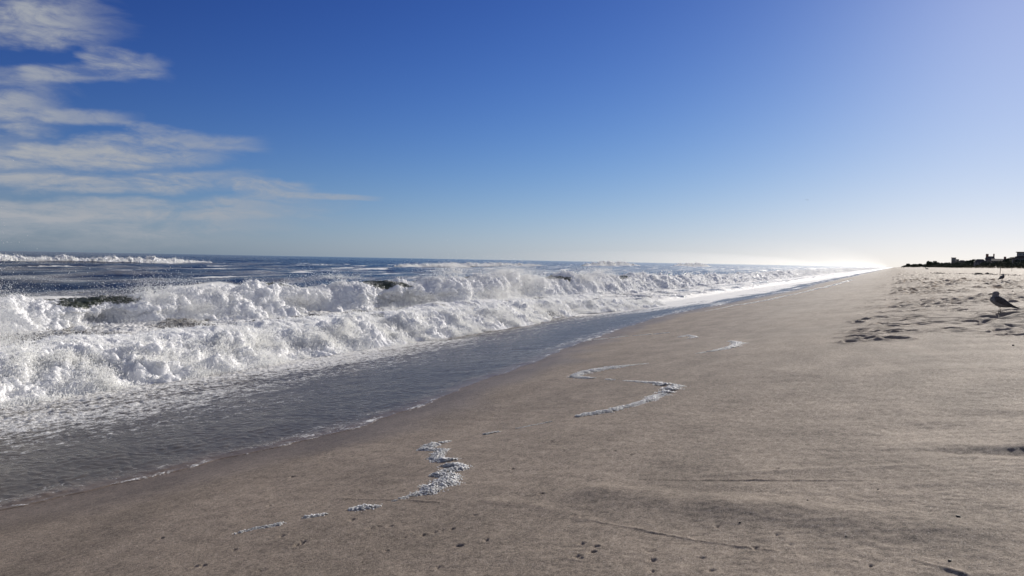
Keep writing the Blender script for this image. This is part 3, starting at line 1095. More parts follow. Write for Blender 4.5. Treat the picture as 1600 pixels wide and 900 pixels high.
FG = "foam ribbons left on the sand"
froth("thick zigzag clump of white foam on the sand nearest the camera", [(615, 784), (640, 776), (665, 770), (692, 758), (704, 744), (682, 741), (716, 733), (705, 722), (680, 716), (692, 704), (660, 703), (680, 694), (700, 690)],
      [0.02, 0.03, 0.06, 0.085, 0.06, 0.05, 0.07, 0.065, 0.055, 0.05, 0.05, 0.07, 0.02], 1500, 11, FG)
froth("scattered scraps of foam trailing left of the thick zigzag clump", [(365, 835), (400, 826), (430, 821), (455, 813), (490, 807), (520, 802), (545, 798), (565, 794), (592, 793)], [0.004, 0.015, 0.02, 0.012, 0.022, 0.012, 0.02, 0.05, 0.02], 700, 12, None, name="foam_scraps")
froth("thin broken foam line running right from the top of the zigzag clump", [(700, 690), (722, 684), (748, 680), (770, 676), (795, 672), (840, 663), (880, 655)], [0.012, 0.02, 0.026, 0.01, 0.012, 0.004, 0.006], 520, 13, None, name="foam_scraps")
froth("curved hook of white foam beyond the zigzag clump", [(878, 655), (915, 648), (950, 643), (990, 633), (1020, 623), (1042, 613), (1052, 604), (1030, 599), (990, 596), (965, 594), (935, 592), (895, 589), (918, 581), (955, 575), (985, 571), (1012, 568)],
      [0.01, 0.05, 0.06, 0.05, 0.06, 0.07, 0.08, 0.045, 0.025, 0.02, 0.03, 0.06, 0.09, 0.08, 0.03, 0.01], 700, 14, FG)
froth("short curl of foam on the sand, highest up the beach", [(1085, 553), (1105, 550), (1125, 547), (1145, 542), (1156, 537), (1140, 533)], [0.01, 0.04, 0.06, 0.07, 0.08, 0.03], 420, 15, FG)
froth("straight thin line of foam leaving the water's edge", [(905, 534), (940, 530), (975, 526), (1010, 523), (1045, 520)], [0.02, 0.03, 0.03, 0.035, 0.04], 420, 16, FG)
froth("small faint patch of foam right of the straight thin line", [(1062, 527), (1075, 524), (1088, 527), (1076, 529)], [0.05, 0.06, 0.05, 0.03], 160, 17, None, name="foam_scraps")
froth("line of foam scraps along the water's edge toward the glare", [(1100, 487), (1130, 481), (1165, 475), (1200, 469), (1240, 460), (1290, 449), (1330, 438)], [0.02, 0.05, 0.09, 0.11, 0.08, 0.16, 0.2], 150, 18, None, name="foam_scraps")

# ------------------------------------------------------------------ mist of spray blown off the surf, far along the shore
def sea_mist(label, c, r, dens):
    bm = bmesh.new()
    bmesh.ops.create_uvsphere(bm, u_segments=48, v_segments=24, radius=1.0)
    for v in bm.verts:
        v.co = (v.co.x * r[0], v.co.y * r[1], v.co.z * r[2])
    m = bpy.data.materials.new("sea_mist")
    m.use_nodes = True
    nb = NB(m.node_tree)
    nb.n.clear()
    out = nb.new('ShaderNodeOutputMaterial')
    pv = nb.new('ShaderNodeVolumePrincipled')
    pv.inputs['Color'].default_value = (0.97, 0.97, 0.97, 1)
    pv.inputs['Density'].default_value = dens
    pv.inputs['Anisotropy'].default_value = 0.6
    nb.l.new(pv.outputs[0], out.inputs['Volume'])
    o = bm_obj("sea_mist", bm, m)
    o.location = c
    tag(o, label, "mist", "mist over the surf", "stuff")


for k_, (sx, sy, sz, dn) in enumerate([(62, 940, 24, 0.00003), (58, 900, 17, 0.00003), (54, 860, 12, 0.00004), (50, 820, 8, 0.00004), (44, 740, 5, 0.00005), (38, 640, 3, 0.00006)]):
    sea_mist("pale mist of spray hanging over the far surf below the sun", (-70 + 5 * k_, 1120 + 30 * k_, 1.0), (sx, sy, sz), dn)
sea_mist("thin veil of spray over the breakers right of centre", (-42, 200, 1.0), (30, 140, 4.0), 0.0006)

# ------------------------------------------------------------------ dune scrub, trees and houses on the right
M_SCRUB = simple_mat("scrub_leaf", (0.055, 0.065, 0.035), 0.8, 0.5, 0.6)
M_LEAF = simple_mat("tree_leaf", (0.045, 0.060, 0.028), 0.75, 0.45, 0.7)
M_BARK = simple_mat("bark", (0.09, 0.07, 0.05), 0.9)
M_SHINGLE = simple_mat("grey_shingle", (0.20, 0.175, 0.15), 0.85, 0.2, 2.0)
M_ROOF = simple_mat("roof_shingle", (0.085, 0.075, 0.07), 0.85, 0.25, 2.0)
M_BRICK = simple_mat("chimney_brick", (0.24, 0.12, 0.085), 0.9, 0.25, 4.0)
M_TRIM = simple_mat("white_trim", (0.72, 0.71, 0.68), 0.6, 0.05)
M_GLASS = simple_mat("window_glass", (0.03, 0.035, 0.04), 0.08, 0.1)
M_DOOR = simple_mat("door_paint", (0.12, 0.15, 0.17), 0.5, 0.1)
M_DARKWEED = simple_mat("dark_seaweed", (0.030, 0.026, 0.020), 0.7, 0.5, 14)
M_WOOD = simple_mat("weathered_wood", (0.16, 0.13, 0.10), 0.85, 0.3, 18)


def leaf_cards(P, size, g):
    """bent leaf clumps: two triangles with a fold at each point"""
    n = len(P)
    m = rand_rot(n, g)
    base = np.array([(-1, 0, 0.25), (0, -0.7, 0), (1, 0, 0.25), (0, 0.7, 0)], np.float32)
    v = np.einsum('nij,kj->nki', m, base) * size[:, None, None] + P[:, None, :]
    f = np.array([(0, 1, 3), (1, 2, 3)])[None] + (np.arange(n) * 4)[:, None, None]
    return v.reshape(-1, 3), f.reshape(-1, 3)


def ground(x, y):
    return float(beach_base(np.array([float(x)]), np.array([float(y)]))[0])


def at_az(px, py, dist):
    d = pix_dir(px, py)
    h = math.hypot(d.x, d.y)
    return d.x / h * dist, d.y / h * dist


def build_scrub():
    g = np.random.default_rng(31)
    pts = []
    for _ in range(1700):
        y = 170 + 2700 * g.random() ** 1.25
        u_ = g.random() ** 0.8
        x0_ = 48.5 + 16 * u_ + 2.5 * math.sin(y / 70)
        x = x0_ - float(coast_bend(y))
        r = g.uniform(0.8, 2.1) * (0.55 + 0.45 * (x0_ - 48) / 16) * (1 + y / 2200)
        n = int(60 + 50 * r)
        q = g.normal(0, 1, (n, 3))
        q /= np.linalg.norm(q, axis=1, keepdims=True)
        q *= (0.55 + 0.5 * g.random((n, 1)))
        q = q * np.array([r * 1.2, r * 1.8, r * 0.85])
        q += np.array([x, y, ground(x, y) + 0.45 * r])
        pts.append(q)
    P = np.concatenate(pts)
    v, f = leaf_cards(P, g.uniform(0.16, 0.5, len(P)), g)
    o = link("dune_scrub", mesh_np("dune_scrub", v, f, smooth=False), M_SCRUB)
    tag(o, "dark low scrub covering the dune behind the beach", "scrub", kind='stuff')
    # marram grass on the seaward foot of the dune
    n = 26000
    y = 120 + 1500 * g.random(n) ** 1.5
    x = 43 + 9 * g.random(n) ** 0.6
    k = perlin2(x / 3.0, y / 8.0, 70) > -0.1
    x, y = x[k], y[k]
    z = beach_base(x, y)
    n = len(x)
    h = g.uniform(0.35, 0.9, n)
    a = g.uniform(0, 6.28, n)
    lean = g.normal(0, 0.25, (n, 2))
    w = 0.05
    v = np.empty((n, 3, 3), np.float32)
    v[:, 0] = np.stack([x - np.cos(a) * w, y - np.sin(a) * w, z - 0.02], 1)
    v[:, 1] = np.stack([x + np.cos(a) * w, y + np.sin(a) * w, z - 0.02], 1)
    v[:, 2] = np.stack([x + lean[:, 0], y + lean[:, 1], z + h], 1)
    f = np.arange(n * 3).reshape(n, 3)
    o = link("dune_grass", mesh_np("dune_grass", v.reshape(-1, 3), f, smooth=False), simple_mat("marram", (0.16, 0.14, 0.075), 0.85, 0.3, 1.0))
    tag(o, "thin tufts of beach grass at the foot of the dune", "grass", kind='stuff')


build_scrub()


def tube_bm(bm, pts, radii, seg=8):
    rings = []
    pts = [Vector(p) for p in pts]
    for i, p in enumerate(pts):
        d = (pts[min(i + 1, len(pts) - 1)] - pts[max(i - 1, 0)]).normalized()
        q = d.to_track_quat('Z', 'Y')
        rings.append([bm.verts.new(p + q @ Vector((math.cos(6.28318 * k / seg) * radii[i], math.sin(6.28318 * k / seg) * radii[i], 0))) for k in range(seg)])
    for a, b in zip(rings[:-1], rings[1:]):
        for k in range(seg):
            bm.faces.new((a[k], a[(k + 1) % seg], b[(k + 1) % seg], b[k]))
    bm.faces.new(list(reversed(rings[0])))
    bm.faces.new(rings[-1])


def tree(label, px, dist, top_z, wid, seed, group="trees on the dune ridge"):
    g = np.random.default_rng(seed)
    x, y = at_az(px, 418, dist)
    z0 = ground(x, y)
    H = max(top_z - z0, 3.0)
    root = empty("dune_tree", (x, y, z0))
    bm = bmesh.new()
    tube_bm(bm, [(0, 0, -0.3), (0.1, 0.05, H * 0.25), (0.25, -0.1, H * 0.55), (0.2, 0.1, H * 0.8)], [0.32, 0.26, 0.17, 0.06])
    cl = []
    for k in range(13):
        a = g.uniform(0, 6.28)
        rr = wid * 0.5 * g.random() ** 0.5 * 0.8
        c = np.array([math.cos(a) * rr, math.sin(a) * rr, H * g.uniform(0.38, 0.86) - 0.25 * rr])
        cl.append((c, wid * g.uniform(0.13, 0.24)))
        if k < 6:
            tube_bm(bm, [(0.1, 0, H * 0.3), (c[0] * 0.5, c[1] * 0.5, (H * 0.35 + c[2]) / 2), tuple(c)], [0.13, 0.09, 0.03], 6)
    bm_obj("trunk", bm, M_BARK, root)
    P = []
    for c, r in cl:
        n = 420
        q = g.normal(0, 1, (n, 3))
        q /= np.linalg.norm(q, axis=1, keepdims=True)
        P.append(q * r * g.uniform(0.45, 1.08, (n, 1)) * np.array([1, 1, 0.75]) + c)
    P = np.concatenate(P)
    P = P[P[:, 2] > 0.6]
    v, f = leaf_cards(P, g.uniform(0.14, 0.42, len(P)), g)
    link("crown", mesh_np("crown", v, f, smooth=False), M_LEAF, root)
    tag(root, label, "tree", group)


for k, (px, d, tz, w, lab) in enumerate([(1451.5, 1200, 12.6, 8.5, "left one of the pair of round dark trees standing clear on the ridge"), (1461.5, 1190, 12.9, 10.5, "right, broader one of the pair of round dark trees on the ridge"),
                                         (1419, 1650, 10.5, 9, "low tree at the far left tip of the dark ridge"), (1428, 1500, 9.6, 9, "low tree between the ridge tip and the round pair"),
                                         (1474, 1120, 9.6, 7, "small tree just right of the round pair"), (1480, 1080, 9.8, 6, "small tree just left of the house with the square tower"),
                                         (1515, 760, 9.8, 7, "flat topped tree left of the two chimney house"), (1524, 720, 10.2, 8, "broader tree touching the two chimney house on its left"),
                                         (1578, 530, 9.0, 6, "tree left of the glazed house at the frame edge"), (1437, 1400, 9.4, 8, "wind bent tree left of the round pair")]):
    tree(lab, px, d, tz, w, 200 + k)


def box_bm(bm, x0, x1, y0, y1, z0, z1):
    vs = [bm.verts.new(p) for p in ((x0, y0, z0), (x1, y0, z0), (x1, y1, z0), (x0, y1, z0), (x0, y0, z1), (x1, y0, z1), (x1, y1, z1), (x0, y1, z1))]
    for f in ((3, 2, 1, 0), (4, 5, 6, 7), (0, 1, 5, 4), (1, 2, 6, 5), (2, 3, 7, 6), (3, 0, 4, 7)):
        bm.faces.new([vs[i] for i in f])


def gable_bm(bm, x0, x1, y0, y1, z0, z1, ov=0.5, hip=0.0, th=0.25):
    """roof with its ridge along x; hip > 0 pulls the ridge ends in"""
    ym = (y0 + y1) / 2
    x0, x1, y0, y1 = x0 - ov, x1 + ov, y0 - ov, y1 + ov
    vs = [bm.verts.new(p) for p in ((x0, y0, z0), (x1, y0, z0), (x1, y1, z0), (x0, y1, z0), (x0 + hip, ym, z1), (x1 - hip, ym, z1),
                                    (x0, y0, z0 - th), (x1, y0, z0 - th), (x1, y1, z0 - th), (x0, y1, z0 - th))]
    for f in ((0, 1, 5, 4), (2, 3, 4, 5), (1, 2, 5), (3, 0, 4), (6, 7, 1, 0), (7, 8, 2, 1), (8, 9, 3, 2), (9, 6, 0, 3), (9, 8, 7, 6)):
        bm.faces.new([vs[i] for i in f])


def part_box(name, mat, parent, *b):
    bm = bmesh.new()
    box_bm(bm, *b)
    bmesh.ops.bevel(bm, geom=bm.edges[:], offset=0.02, segments=1, affect='EDGES')
    return bm_obj(name, bm, mat, parent)


def windows(root, x0, x1, y, z, n, w=1.0, h=1.4):
    for k in range(n):
        cx = x0 + (x1 - x0) * (k + 0.5) / n
        bm = bmesh.new()
        for b in ((cx - w / 2 - 0.1, cx + w / 2 + 0.1, y - 0.08, y + 0.02, z - 0.1, z), (cx - w / 2 - 0.1, cx + w / 2 + 0.1, y - 0.08, y + 0.02, z + h, z + h + 0.1),
                  (cx - w / 2 - 0.1, cx - w / 2, y - 0.08, y + 0.02, z, z + h), (cx + w / 2, cx + w / 2 + 0.1, y - 0.08, y + 0.02, z, z + h), (cx - 0.03, cx + 0.03, y - 0.06, y + 0.02, z, z + h)):
            box_bm(bm, *b)
        f = bm_obj("window", bm, M_TRIM, root)
        part_box("pane", M_GLASS, f, cx - w / 2, cx + w / 2, y - 0.03, y + 0.01, z, z + h)


def house_root(label, px, dist, turn=0.0):
    x, y = at_az(px, 418, dist)
    root = empty("beach_house", (x, y, ground(x, y)), turn)
    tag(root, label, "house", "beach houses along the dune")
    return root, ground(x, y)


def house_a():
    r, g0 = house_root("glazed house with wide flat eaves and a raised upper room, at the right frame edge", 1607, 485, R(-4))
    h1, h2 = 9.3 - g0, 11.9 - g0
    part_box("wall", M_SHINGLE, r, -7.3, 7.3, -5, 5, -1, h1 - 0.7)
    bm = bmesh.new()
    gable_bm(bm, -7.6, 7.6, -5.2, 5.2, h1 - 0.45, h1 + 0.5, 0.9, 4.0)
    rf = bm_obj("roof", bm, M_ROOF, r)
    part_box("upper_room", M_SHINGLE, r, -5.3, 5.5, -3, 3, h1 + 0.2, h2 - 0.3)
    part_box("upper_roof", M_ROOF, r, -5.8, 6.0, -3.5, 3.5, h2 - 0.3, h2)
    windows(r, -6.5, 6.5, -5, 0.6, 6, 1.3, 1.6)
    windows(r, -5, 5.2, -3, h1 + 0.75, 6, 1.35, 0.9)
    part_box("door", M_DOOR, r, -0.5, 0.5, -5.06, -4.99, 0.0, 2.1)
    part_box("deck", M_WOOD, r, -7.5, 7.5, -7.6, -5.01, -0.4, -0.1)


def house_b():
    r, g0 = house_root("gabled house with two tall brick chimneys on the ridge", 1546, 640)
    h = 11.6 - g0
    part_box("wall", M_SHINGLE, r, -2.4, 2.6, -4, 4, -1, h - 2.3)
    part_box("side_wing", M_SHINGLE, r, -9.5, -2.42, -3.4, 3.4, -1, h - 4.4)
    bm = bmesh.new()
    gable_bm(bm, -2.4, 2.6, -4, 4, h - 2.1, h, 0.4, 0.6)
    rf = bm_obj("roof", bm, M_ROOF, r)
    part_box("chimney", M_BRICK, rf, -2.5, -0.9, -0.7, 0.7, h - 2.0, 13.3 - g0)
    part_box("chimney", M_BRICK, rf, 2.0, 2.8, -0.6, 0.6, h - 2.0, 13.4 - g0)
    bm = bmesh.new()
    gable_bm(bm, -9.5, -2.5, -3.4, 3.4, h - 4.2, h - 2.2, 0.3, 1.8)
    bm_obj("roof", bm, M_ROOF, r)
    windows(r, -2.2, 2.4, -4, 0.8, 3)
    windows(r, -9.2, -2.7, -3.4, 0.8, 4)
    part_box("door", M_DOOR, r, -0.4, 0.5, -4.06, -3.99, -0.2, 2.0)


def house_c():
    r, g0 = house_root("long low house with one short chimney, between the two chimney house and the glazed house", 1567, 560)
    h = 8.9 - g0
    part_box("wall", M_SHINGLE, r, -6.3, 6.5, -4, 4, -1, h - 1.6)
    bm = bmesh.new()
    gable_bm(bm, -6.3, 6.5, -4, 4, h - 1.4, h, 0.5, 0.5)
    rf = bm_obj("roof", bm, M_ROOF, r)
    part_box("chimney", M_BRICK, rf, 0.3, 1.5, -0.6, 0.6, h - 0.9, 10.3 - g0)
    windows(r, -6, 6, -4, 0.5, 5, 1.0, 1.2)
    part_box("door", M_DOOR, r, -0.45, 0.45, -4.06, -3.99, -0.3, 1.8)


def house_d():
    r, g0 = house_root("house with a square corner tower stepping down to a lower roof", 1493, 980)
    t = 14.6 - g0
    part_box("tower", M_SHINGLE, r, -4.3, 0.0, -2.2, 2.2, -1, t - 0.5)
    part_box("tower_roof", M_ROOF, r, -4.6, 0.3, -2.5, 2.5, t - 0.5, t)
    part_box("wall", M_SHINGLE, r, 0.32, 9.0, -3.5, 3.5, -1, t - 4.6)
    part_box("middle_storey", M_SHINGLE, r, 0.33, 3.0, -2.0, 2.0, t - 4.58, t - 1.8)
    bm = bmesh.new()
    gable_bm(bm, 3.3, 9.0, -3.5, 3.5, t - 4.3, t - 2.9, 0.3, 1.2)
    bm_obj("roof", bm, M_ROOF, r)
    windows(r, -4.1, -0.2, -2.2, t - 3, 2, 1.0, 1.5)
    windows(r, 0.7, 8.8, -3.5, 1.0, 5)
    part_box("door", M_DOOR, r, 4.5, 5.4, -3.56, -3.49, -0.2, 2.0)


house_a(); house_b(); house_c(); house_d()

# ------------------------------------------------------------------ gulls
M_GBODY = simple_mat("gull_grey_brown", (0.17, 0.165, 0.165), 0.8, 0.35, 40)
M_GWING = simple_mat("gull_wing_dark", (0.055, 0.052, 0.052), 0.75, 0.5, 45)
M_GBEAK = simple_mat("gull_beak", (0.05, 0.045, 0.04), 0.5, 0.2, 50)
M_GLEG = simple_mat("gull_leg", (0.16, 0.12, 0.10), 0.6, 0.2, 50)
M_EYE = simple_mat("gull_eye", (0.01, 0.01, 0.01), 0.1, 0.0)


def loft(bm, secs, seg=14):
    """secs: (x, y, z, half width, half height) along x"""
    rings = []
    for (x, y, z, w, h) in secs:
        rings.append([bm.verts.new((x, y + math.cos(6.28318 * k / seg) * w, z + math.sin(6.28318 * k / seg) * h)) for k in range(seg)])
    for a, b in zip(rings[:-1], rings[1:]):
        for k in range(seg):
            bm.faces.new((a[k], a[(k + 1) % seg], b[(k + 1) % seg], b[k]))
    bm.faces.new(list(reversed(rings[0])))
    bm.faces.new(rings[-1])
    bmesh.ops.recalc_face_normals(bm, faces=bm.faces)


def remeshed(name, bm, mat, parent, vox, smooth_it=6):
    o = bm_obj(name, bm, mat, parent, True)
    m = o.modifiers.new("remesh", 'REMESH')
    m.mode = 'VOXEL'
    m.voxel_size = vox
    m.use_smooth_shade = True
    s_ = o.modifiers.new("smooth", 'SMOOTH')
    s_.factor = 0.5
    s_.iterations = smooth_it
    dg = bpy.context.evaluated_depsgraph_get()
    me = bpy.data.meshes.new_from_object(o.evaluated_get(dg))
    o.modifiers.clear()
    o.data = me
    if not me.materials:
        me.materials.append(mat)
    for p in me.polygons:
        p.use_smooth = True
    return o


K = 0.00089


def gx(cx):
    return (800 - cx) * K


def gz(cy):
    return (782 - cy) * K


def standing_gull(loc, rz, label):
    root = empty("seagull", loc, rz)
    bm = bmesh.new()
    secs = []
    for (cx, top, bot) in [(1040, 592, 630), (1010, 568, 636), (960, 524, 644), (900, 468, 648), (850, 428, 648), (800, 402, 642), (750, 388, 627), (700, 388, 600), (660, 398, 566), (628, 430, 534), (606, 465, 505)]:
        hh = (bot - top) / 2 * K
        secs.append((gx(cx), 0, gz((top + bot) / 2), min(hh * 0.82, 0.075), hh))
    loft(bm, secs)
    # neck and head
    loft(bm, [(gx(715), 0, gz(470), 0.045, 0.02), (gx(716), 0, gz(440), 0.052, 0.03)])
    m = Matrix.Translation((gx(708), 0, gz(412))) @ Matrix.Diagonal((0.058, 0.045, 0.07, 1))
    bmesh.ops.create_uvsphere(bm, u_segments=16, v_segments=10, radius=1, matrix=m)
    m = Matrix.Translation((gx(718), 0, gz(345))) @ Matrix.Diagonal((0.060, 0.042, 0.045, 1))
    bmesh.ops.create_uvsphere(bm, u_segments=16, v_segments=10, radius=1, matrix=m)
    m = Matrix.Translation((gx(672), 0, gz(352))) @ Matrix.Diagonal((0.03, 0.022, 0.024, 1))
    bmesh.ops.create_uvsphere(bm, u_segments=12, v_segments=8, radius=1, matrix=m)
    remeshed("body", bm, M_GBODY, root, 0.008, 5)
    bm = bmesh.new()
    loft(bm, [(gx(668), 0, gz(353), 0.011, 0.015), (gx(630), 0, gz(358), 0.010, 0.013), (gx(600), 0, gz(363), 0.008, 0.012), (gx(580), 0, gz(369), 0.005, 0.009), (gx(570), 0, gz(378), 0.002, 0.003)], 10)
    bm_obj("beak", bm, M_GBEAK, root, True)
    for s in (-1, 1):
        bm = bmesh.new()
        loft(bm, [(gx(672), s * 0.048, gz(470), 0.006, 0.03), (gx(720), s * 0.066, gz(470), 0.014, 0.055), (gx(800), s * 0.074, gz(490), 0.015, 0.066), (gx(880), s * 0.068, gz(530), 0.014, 0.058),
                  (gx(960), s * 0.054, gz(578), 0.011, 0.042), (gx(1040), s * 0.036, gz(615), 0.008, 0.026), (gx(1120), s * 0.018, gz(645), 0.005, 0.013), (gx(1172), s * 0.006, gz(661), 0.002, 0.004)], 14)
        bm_obj("wing", bm, M_GWING, root, True)
        bm = bmesh.new()
        ly = s * 0.026
        lx = gx(795) + s * 0.012
        tube_bm(bm, [(lx, ly, gz(625)), (lx - 0.006, ly, gz(690)), (lx + 0.002, ly, 0.008)], [0.011, 0.0055, 0.005], 8)
        for a in (-0.45, 0, 0.45):
            tube_bm(bm, [(lx, ly, 0.008), (lx + 0.030 * math.cos(a), ly + 0.030 * math.sin(a), 0.007), (lx + 0.052 * math.cos(a), ly + 0.052 * math.sin(a), 0.002)], [0.006, 0.005, 0.003], 6)
        bm_obj("leg", bm, M_GLEG, root, True)
        bm = bmesh.new()
        bmesh.ops.create_uvsphere(bm, u_segments=10, v_segments=8, radius=0.0055, matrix=Matrix.Translation((gx(695), s * 0.037, gz(338))))
        bm_obj("eye", bm, M_EYE, root, True)
    bm = bmesh.new()
    loft(bm, [(gx(990), 0, gz(610), 0.035, 0.016), (gx(1060), 0, gz(634), 0.036, 0.010), (gx(1130), 0, gz(654), 0.040, 0.006), (gx(1150), 0, gz(659), 0.036, 0.003)], 14)
    bm_obj("tail", bm, M_GWING, root, True)
    tag(root, label, "gull", "gulls on the beach")
    return root


_p = hit(1562, 489.5, beach_z)
gull_near = standing_gull((_p[0], _p[1], _p[2] - 0.004), R(174), "dark gull standing in profile on the trodden sand, closest to the camera")
_p = hit(1565.5, 439.5, beach_z)
gull_far = copy_tree(gull_near)
gull_far.location = (_p[0], _p[1], _p[2] - 0.004)
gull_far.rotation_euler = (0, 0, R(48))
gull_far['label'] = "tiny gull standing far up the beach behind the closer gull"


def flying_gull(px, py, dist, bank, label):
    d = pix_dir(px, py)
    root = empty("flying_gull", Vector((0, 0, CAM_Z)) + d * dist, R(100))
    root.rotation_euler = (bank, 0, R(115))
    bm = bmesh.new()
    loft(bm, [(-0.26, 0, 0, 0.02, 0.015), (-0.14, 0, 0, 0.06, 0.05), (0.02, 0, 0, 0.075, 0.07), (0.15, 0, 0.01, 0.06, 0.055), (0.22, 0, 0.02, 0.045, 0.045), (0.28, 0, 0.02, 0.025, 0.025)], 12)
    bm_obj("body", bm, M_GBODY, root, True)
    bm = bmesh.new()
    loft(bm, [(0.27, 0, 0.015, 0.012, 0.014), (0.33, 0, 0.01, 0.006, 0.008), (0.345, 0, 0.005, 0.002, 0.003)], 8)
    bm_obj("beak", bm, M_GBEAK, root, True)
    bm = bmesh.new()
    loft(bm, [(-0.22, 0, 0, 0.04, 0.012), (-0.36, 0, 0, 0.085, 0.006)], 10)
    bm_obj("tail", bm, M_GWING, root, True)
    for s in (-1, 1):
        bm = bmesh.new()
        rows = []
        for (y, z, x0, x1, th) in [(0.05, 0.03, -0.08, 0.14, 0.022), (0.30, 0.15, -0.06, 0.17, 0.015), (0.46, 0.17, -0.09, 0.14, 0.010), (0.62, 0.10, -0.16, 0.03, 0.006), (0.72, 0.04, -0.22, -0.15, 0.003)]:
            rows.append([bm.verts.new((x1, s * y, z)), bm.verts.new(((x0 + x1) / 2 + 0.03, s * y, z + th)), bm.verts.new((x0, s * y, z)), bm.verts.new(((x0 + x1) / 2 + 0.03, s * y, z - th * 0.5))])
        for a, b in zip(rows[:-1], rows[1:]):
            for k in range(4):
                bm.faces.new((a[k], a[(k + 1) % 4], b[(k + 1) % 4], b[k]))
        bm.faces.new(rows[0])
        bm.faces.new(list(reversed(rows[-1])))
        bmesh.ops.recalc_face_normals(bm, faces=bm.faces)
        bm_obj("wing", bm, M_GWING, root, True)
    tag(root, label, "gull", "gulls in flight")


flying_gull(1261, 312.5, 330, R(8), "tiny dark gull flying alone in the open blue sky")
flying_gull(1069, 407.3, 480, R(-10), "faint gull flying just above the horizon over the surf")

# ------------------------------------------------------------------ far people, stakes and drift on the beach
M_CLOTH = simple_mat("dark_clothes", (0.05, 0.055, 0.07), 0.9, 0.2, 8)
M_HAIR = simple_mat("dark_hair", (0.03, 0.022, 0.016), 0.8, 0.2, 20)


def person(px, dist, label, rz, stride):
    x, y = at_az(px, 418, dist)
    root = empty("person", (x, y, ground(x, y)), rz)
    me = bpy.data.meshes.new("body")
    V = [(0, 0, 0.95), (0, 0, 1.15), (0, 0, 1.38), (0, 0, 1.50), (0.01, 0, 1.63), (0, 0.17, 1.42), (0.02, 0.23, 1.15), (0.09, 0.23, 0.92), (0, -0.17, 1.42), (-0.02, -0.23, 1.15), (0.02, -0.23, 0.90),
         (0, 0.09, 0.90), (stride, 0.10, 0.50), (stride * 0.6, 0.10, 0.08), (stride * 0.6 + 0.15, 0.11, 0.04), (0, -0.09, 0.90), (-stride * 0.5, -0.10, 0.50), (-stride * 1.6, -0.10, 0.08), (-stride * 1.6 + 0.15, -0.11, 0.04)]
    E = [(0, 1), (1, 2), (2, 3), (3, 4), (2, 5), (5, 6), (6, 7), (2, 8), (8, 9), (9, 10), (0, 11), (11, 12), (12, 13), (13, 14), (0, 15), (15, 16), (16, 17), (17, 18)]
    rad = [0.15, 0.14, 0.17, 0.06, 0.10, 0.07, 0.05, 0.035, 0.07, 0.05, 0.035, 0.10, 0.065, 0.045, 0.035, 0.10, 0.065, 0.045, 0.035]
    me.from_pydata(V, E, [])
    o = link("body", me, M_CLOTH, root)
    o.modifiers.new("skin", 'SKIN')
    for sv, r_ in zip(me.skin_vertices[0].data, rad):
        sv.radius = (r_, r_)
    me.skin_vertices[0].data[0].use_root = True
    sb = o.modifiers.new("sub", 'SUBSURF')
    sb.levels = sb.render_levels = 1
    dg = bpy.context.evaluated_depsgraph_get()
    m2 = bpy.data.meshes.new_from_object(o.evaluated_get(dg))
    o.modifiers.clear()
    o.data = m2
    if not m2.materials:
        m2.materials.append(M_CLOTH)
    bm = bmesh.new()
    bmesh.ops.create_uvsphere(bm, u_segments=12, v_segments=8, radius=0.115, matrix=Matrix.Translation((-0.02, 0, 1.68)))
    bm_obj("hair", bm, M_HAIR, root, True)
    tag(root, label, "person", "people far down the beach")


person(1412.3, 560, "right one of two people walking close together at the far end of the beach", R(100), 0.16)
person(1409.2, 600, "left, fainter one of two people walking close together at the far end of the beach", R(100), 0.12)
person(1446, 440, "person in dark clothes standing upright below the dark ridge of scrub", R(200), 0.04)


def stake(px, py, hgt, label, lean):
    p = hit(px, py, beach_z)
    root = empty("wooden_stake", tuple(p))
    bm = bmesh.new()
    tube_bm(bm, [(0, 0, -0.2), (lean * 0.5, 0, hgt * 0.5), (lean, 0, hgt)], [0.035, 0.033, 0.03], 8)
    bm_obj("post", bm, M_WOOD, root)
    bm = bmesh.new()
    tube_bm(bm, [(lean * 0.9, 0, hgt * 0.86), (lean * 0.95, 0, hgt * 0.92)], [0.042, 0.042], 8)
    bm_obj("band", bm, M_TRIM, root)
    tag(root, label, "stake", "stakes on the upper beach")


stake(1562.5, 428, 0.8, "thin weathered stake in the sand just above the distant gull", 0.03)
stake(1581, 424.3, 1.0, "thin weathered stake farther back, right of the one above the gull", -0.02)


def drift(px, py, w, h, label, seed, d=None):
    g = np.random.default_rng(seed)
    if d:
        x, y = at_az(px, 418, d)
        p = (x, y, ground(x, y))
    else:
        p = tuple(hit(px, py, beach_z))
    root = empty("seaweed_heap", p, R(g.uniform(-15, 15)))
    bm = bmesh.new()
    bmesh.ops.create_icosphere(bm, subdivisions=4, radius=1)
    V = np.array([v.co[:] for v in bm.verts], np.float32)
    n = 0.5 * perlin3(V + seed, 0.6, 3) + 0.3 * np.abs(perlin3(V + seed, 0.25, 4))
    for v, k in zip(bm.verts, n):
        v.co = (v.co.x * w * 0.5 * (1 + k), v.co.y * w * 0.3 * (1 + k), max(v.co.z, -0.2) * h * (1 + k))
    bm_obj("heap", bm, M_DARKWEED, root, True)
    bm = bmesh.new()
    for k in range(16):
        a = g.uniform(0, 6.28)
        r0, r1 = w * 0.3, w * g.uniform(0.45, 0.7)
        tube_bm(bm, [(math.cos(a) * r0 * 0.5, math.sin(a) * r0 * 0.4, h * 0.7), (math.cos(a) * r0, math.sin(a) * r0 * 0.7, h * g.uniform(0.4, 0.9)), (math.cos(a + 0.3) * r1, math.sin(a + 0.3) * r1 * 0.6, 0.02)], [0.02, 0.018, 0.01], 5)
    bm_obj("fronds", bm, M_DARKWEED, root)
    tag(root, label, "seaweed", "dark seaweed on the beach")


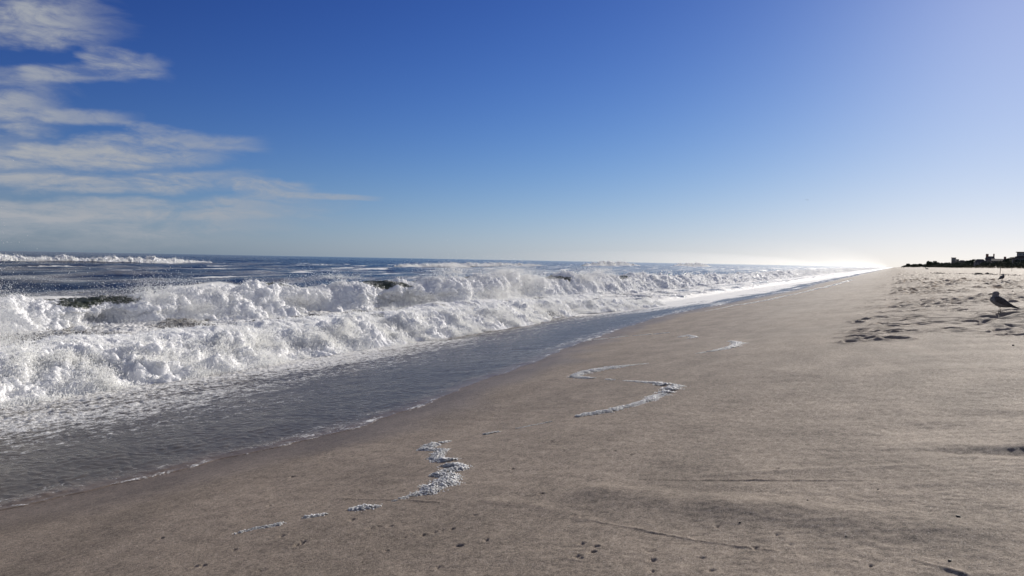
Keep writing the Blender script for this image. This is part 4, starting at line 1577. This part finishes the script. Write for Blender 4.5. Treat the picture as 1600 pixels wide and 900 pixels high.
drift(1529, 428.4, 0.75, 0.16, "longer heap of dark seaweed on the wrack line", 1)
drift(1542.5, 428.8, 0.42, 0.20, "short upright heap of dark seaweed right of the longer heap", 2)
drift(1448.6, 420, 1.3, 0.45, "low dark heap at the feet of the standing person", 3, 437)


def wrack():
    g = np.random.default_rng(77)
    pts = np.array([hit(px, py) for px, py in [(1455, 427.5), (1480, 428.2), (1510, 428.4), (1540, 429.2), (1565, 430.2), (1600, 431.4), (1640, 433)]])
    t = np.sort(g.random(1300))
    idx = t * (len(pts) - 1)
    x = np.interp(idx, np.arange(len(pts)), pts[:, 0])
    y = np.interp(idx, np.arange(len(pts)), pts[:, 1]) + g.normal(0, 0.9, len(t))
    z = beach_z(x, y)
    P = np.stack([x, y, z + 0.01 + 0.03 * g.random(len(t))], 1)
    v, f = leaf_cards(P, g.uniform(0.02, 0.10, len(P)), g)
    o = link("wrack_line", mesh_np("wrack_line", v, f, smooth=False), M_DARKWEED)
    tag(o, "thin dark line of dried seaweed across the upper beach", "seaweed", kind='stuff')


wrack()


def pebble(px, py, w, label, seed, col):
    g = np.random.default_rng(seed)
    p = hit(px, py, beach_z)
    bm = bmesh.new()
    bmesh.ops.create_icosphere(bm, subdivisions=3, radius=1)
    V = np.array([v.co[:] for v in bm.verts], np.float32)
    n = 0.35 * perlin3(V + seed, 1.1, 3) + 0.1 * perlin3(V + seed, 0.4, 4)
    for v, k in zip(bm.verts, n):
        v.co = (v.co.x * w * 0.5 * (1 + k), v.co.y * w * 0.38 * (1 + k), v.co.z * w * 0.3 * (1 + k))
    o = bm_obj("pebble", bm, col, None, True)
    o.location = (p[0], p[1], p[2] + w * 0.12)
    o.rotation_euler = (0, 0, g.uniform(0, 6.28))
    tag(o, label, "pebble", "dark pebbles on the sand")


M_PEB = simple_mat("dark_pebble", (0.05, 0.045, 0.042), 0.6, 0.4, 60)
for k, (px, py, w, lab) in enumerate([(1484, 877, 0.016, "dark pebble in the right foreground, above the short swash line"), (1497, 808, 0.018, "dark oblong pebble left of the bottom right corner, on the shaded slope"),
                                      (1262, 782, 0.011, "small dark pebble below the long straight swash line"), (1372, 765, 0.010, "tiny dark pebble at the end of the straight swash line"),
                                      (1156, 817, 0.010, "small dark pebble above the curved swash line"), (1322, 838, 0.009, "tiny dark pebble on the pale sand ridge"),
                                      (1582, 455, 0.05, "dark stone on the trodden sand behind the gull"), (1583, 540, 0.028, "dark stone at the right edge below the gull")]):
    pebble(px, py, w, lab, 300 + k, M_PEB)
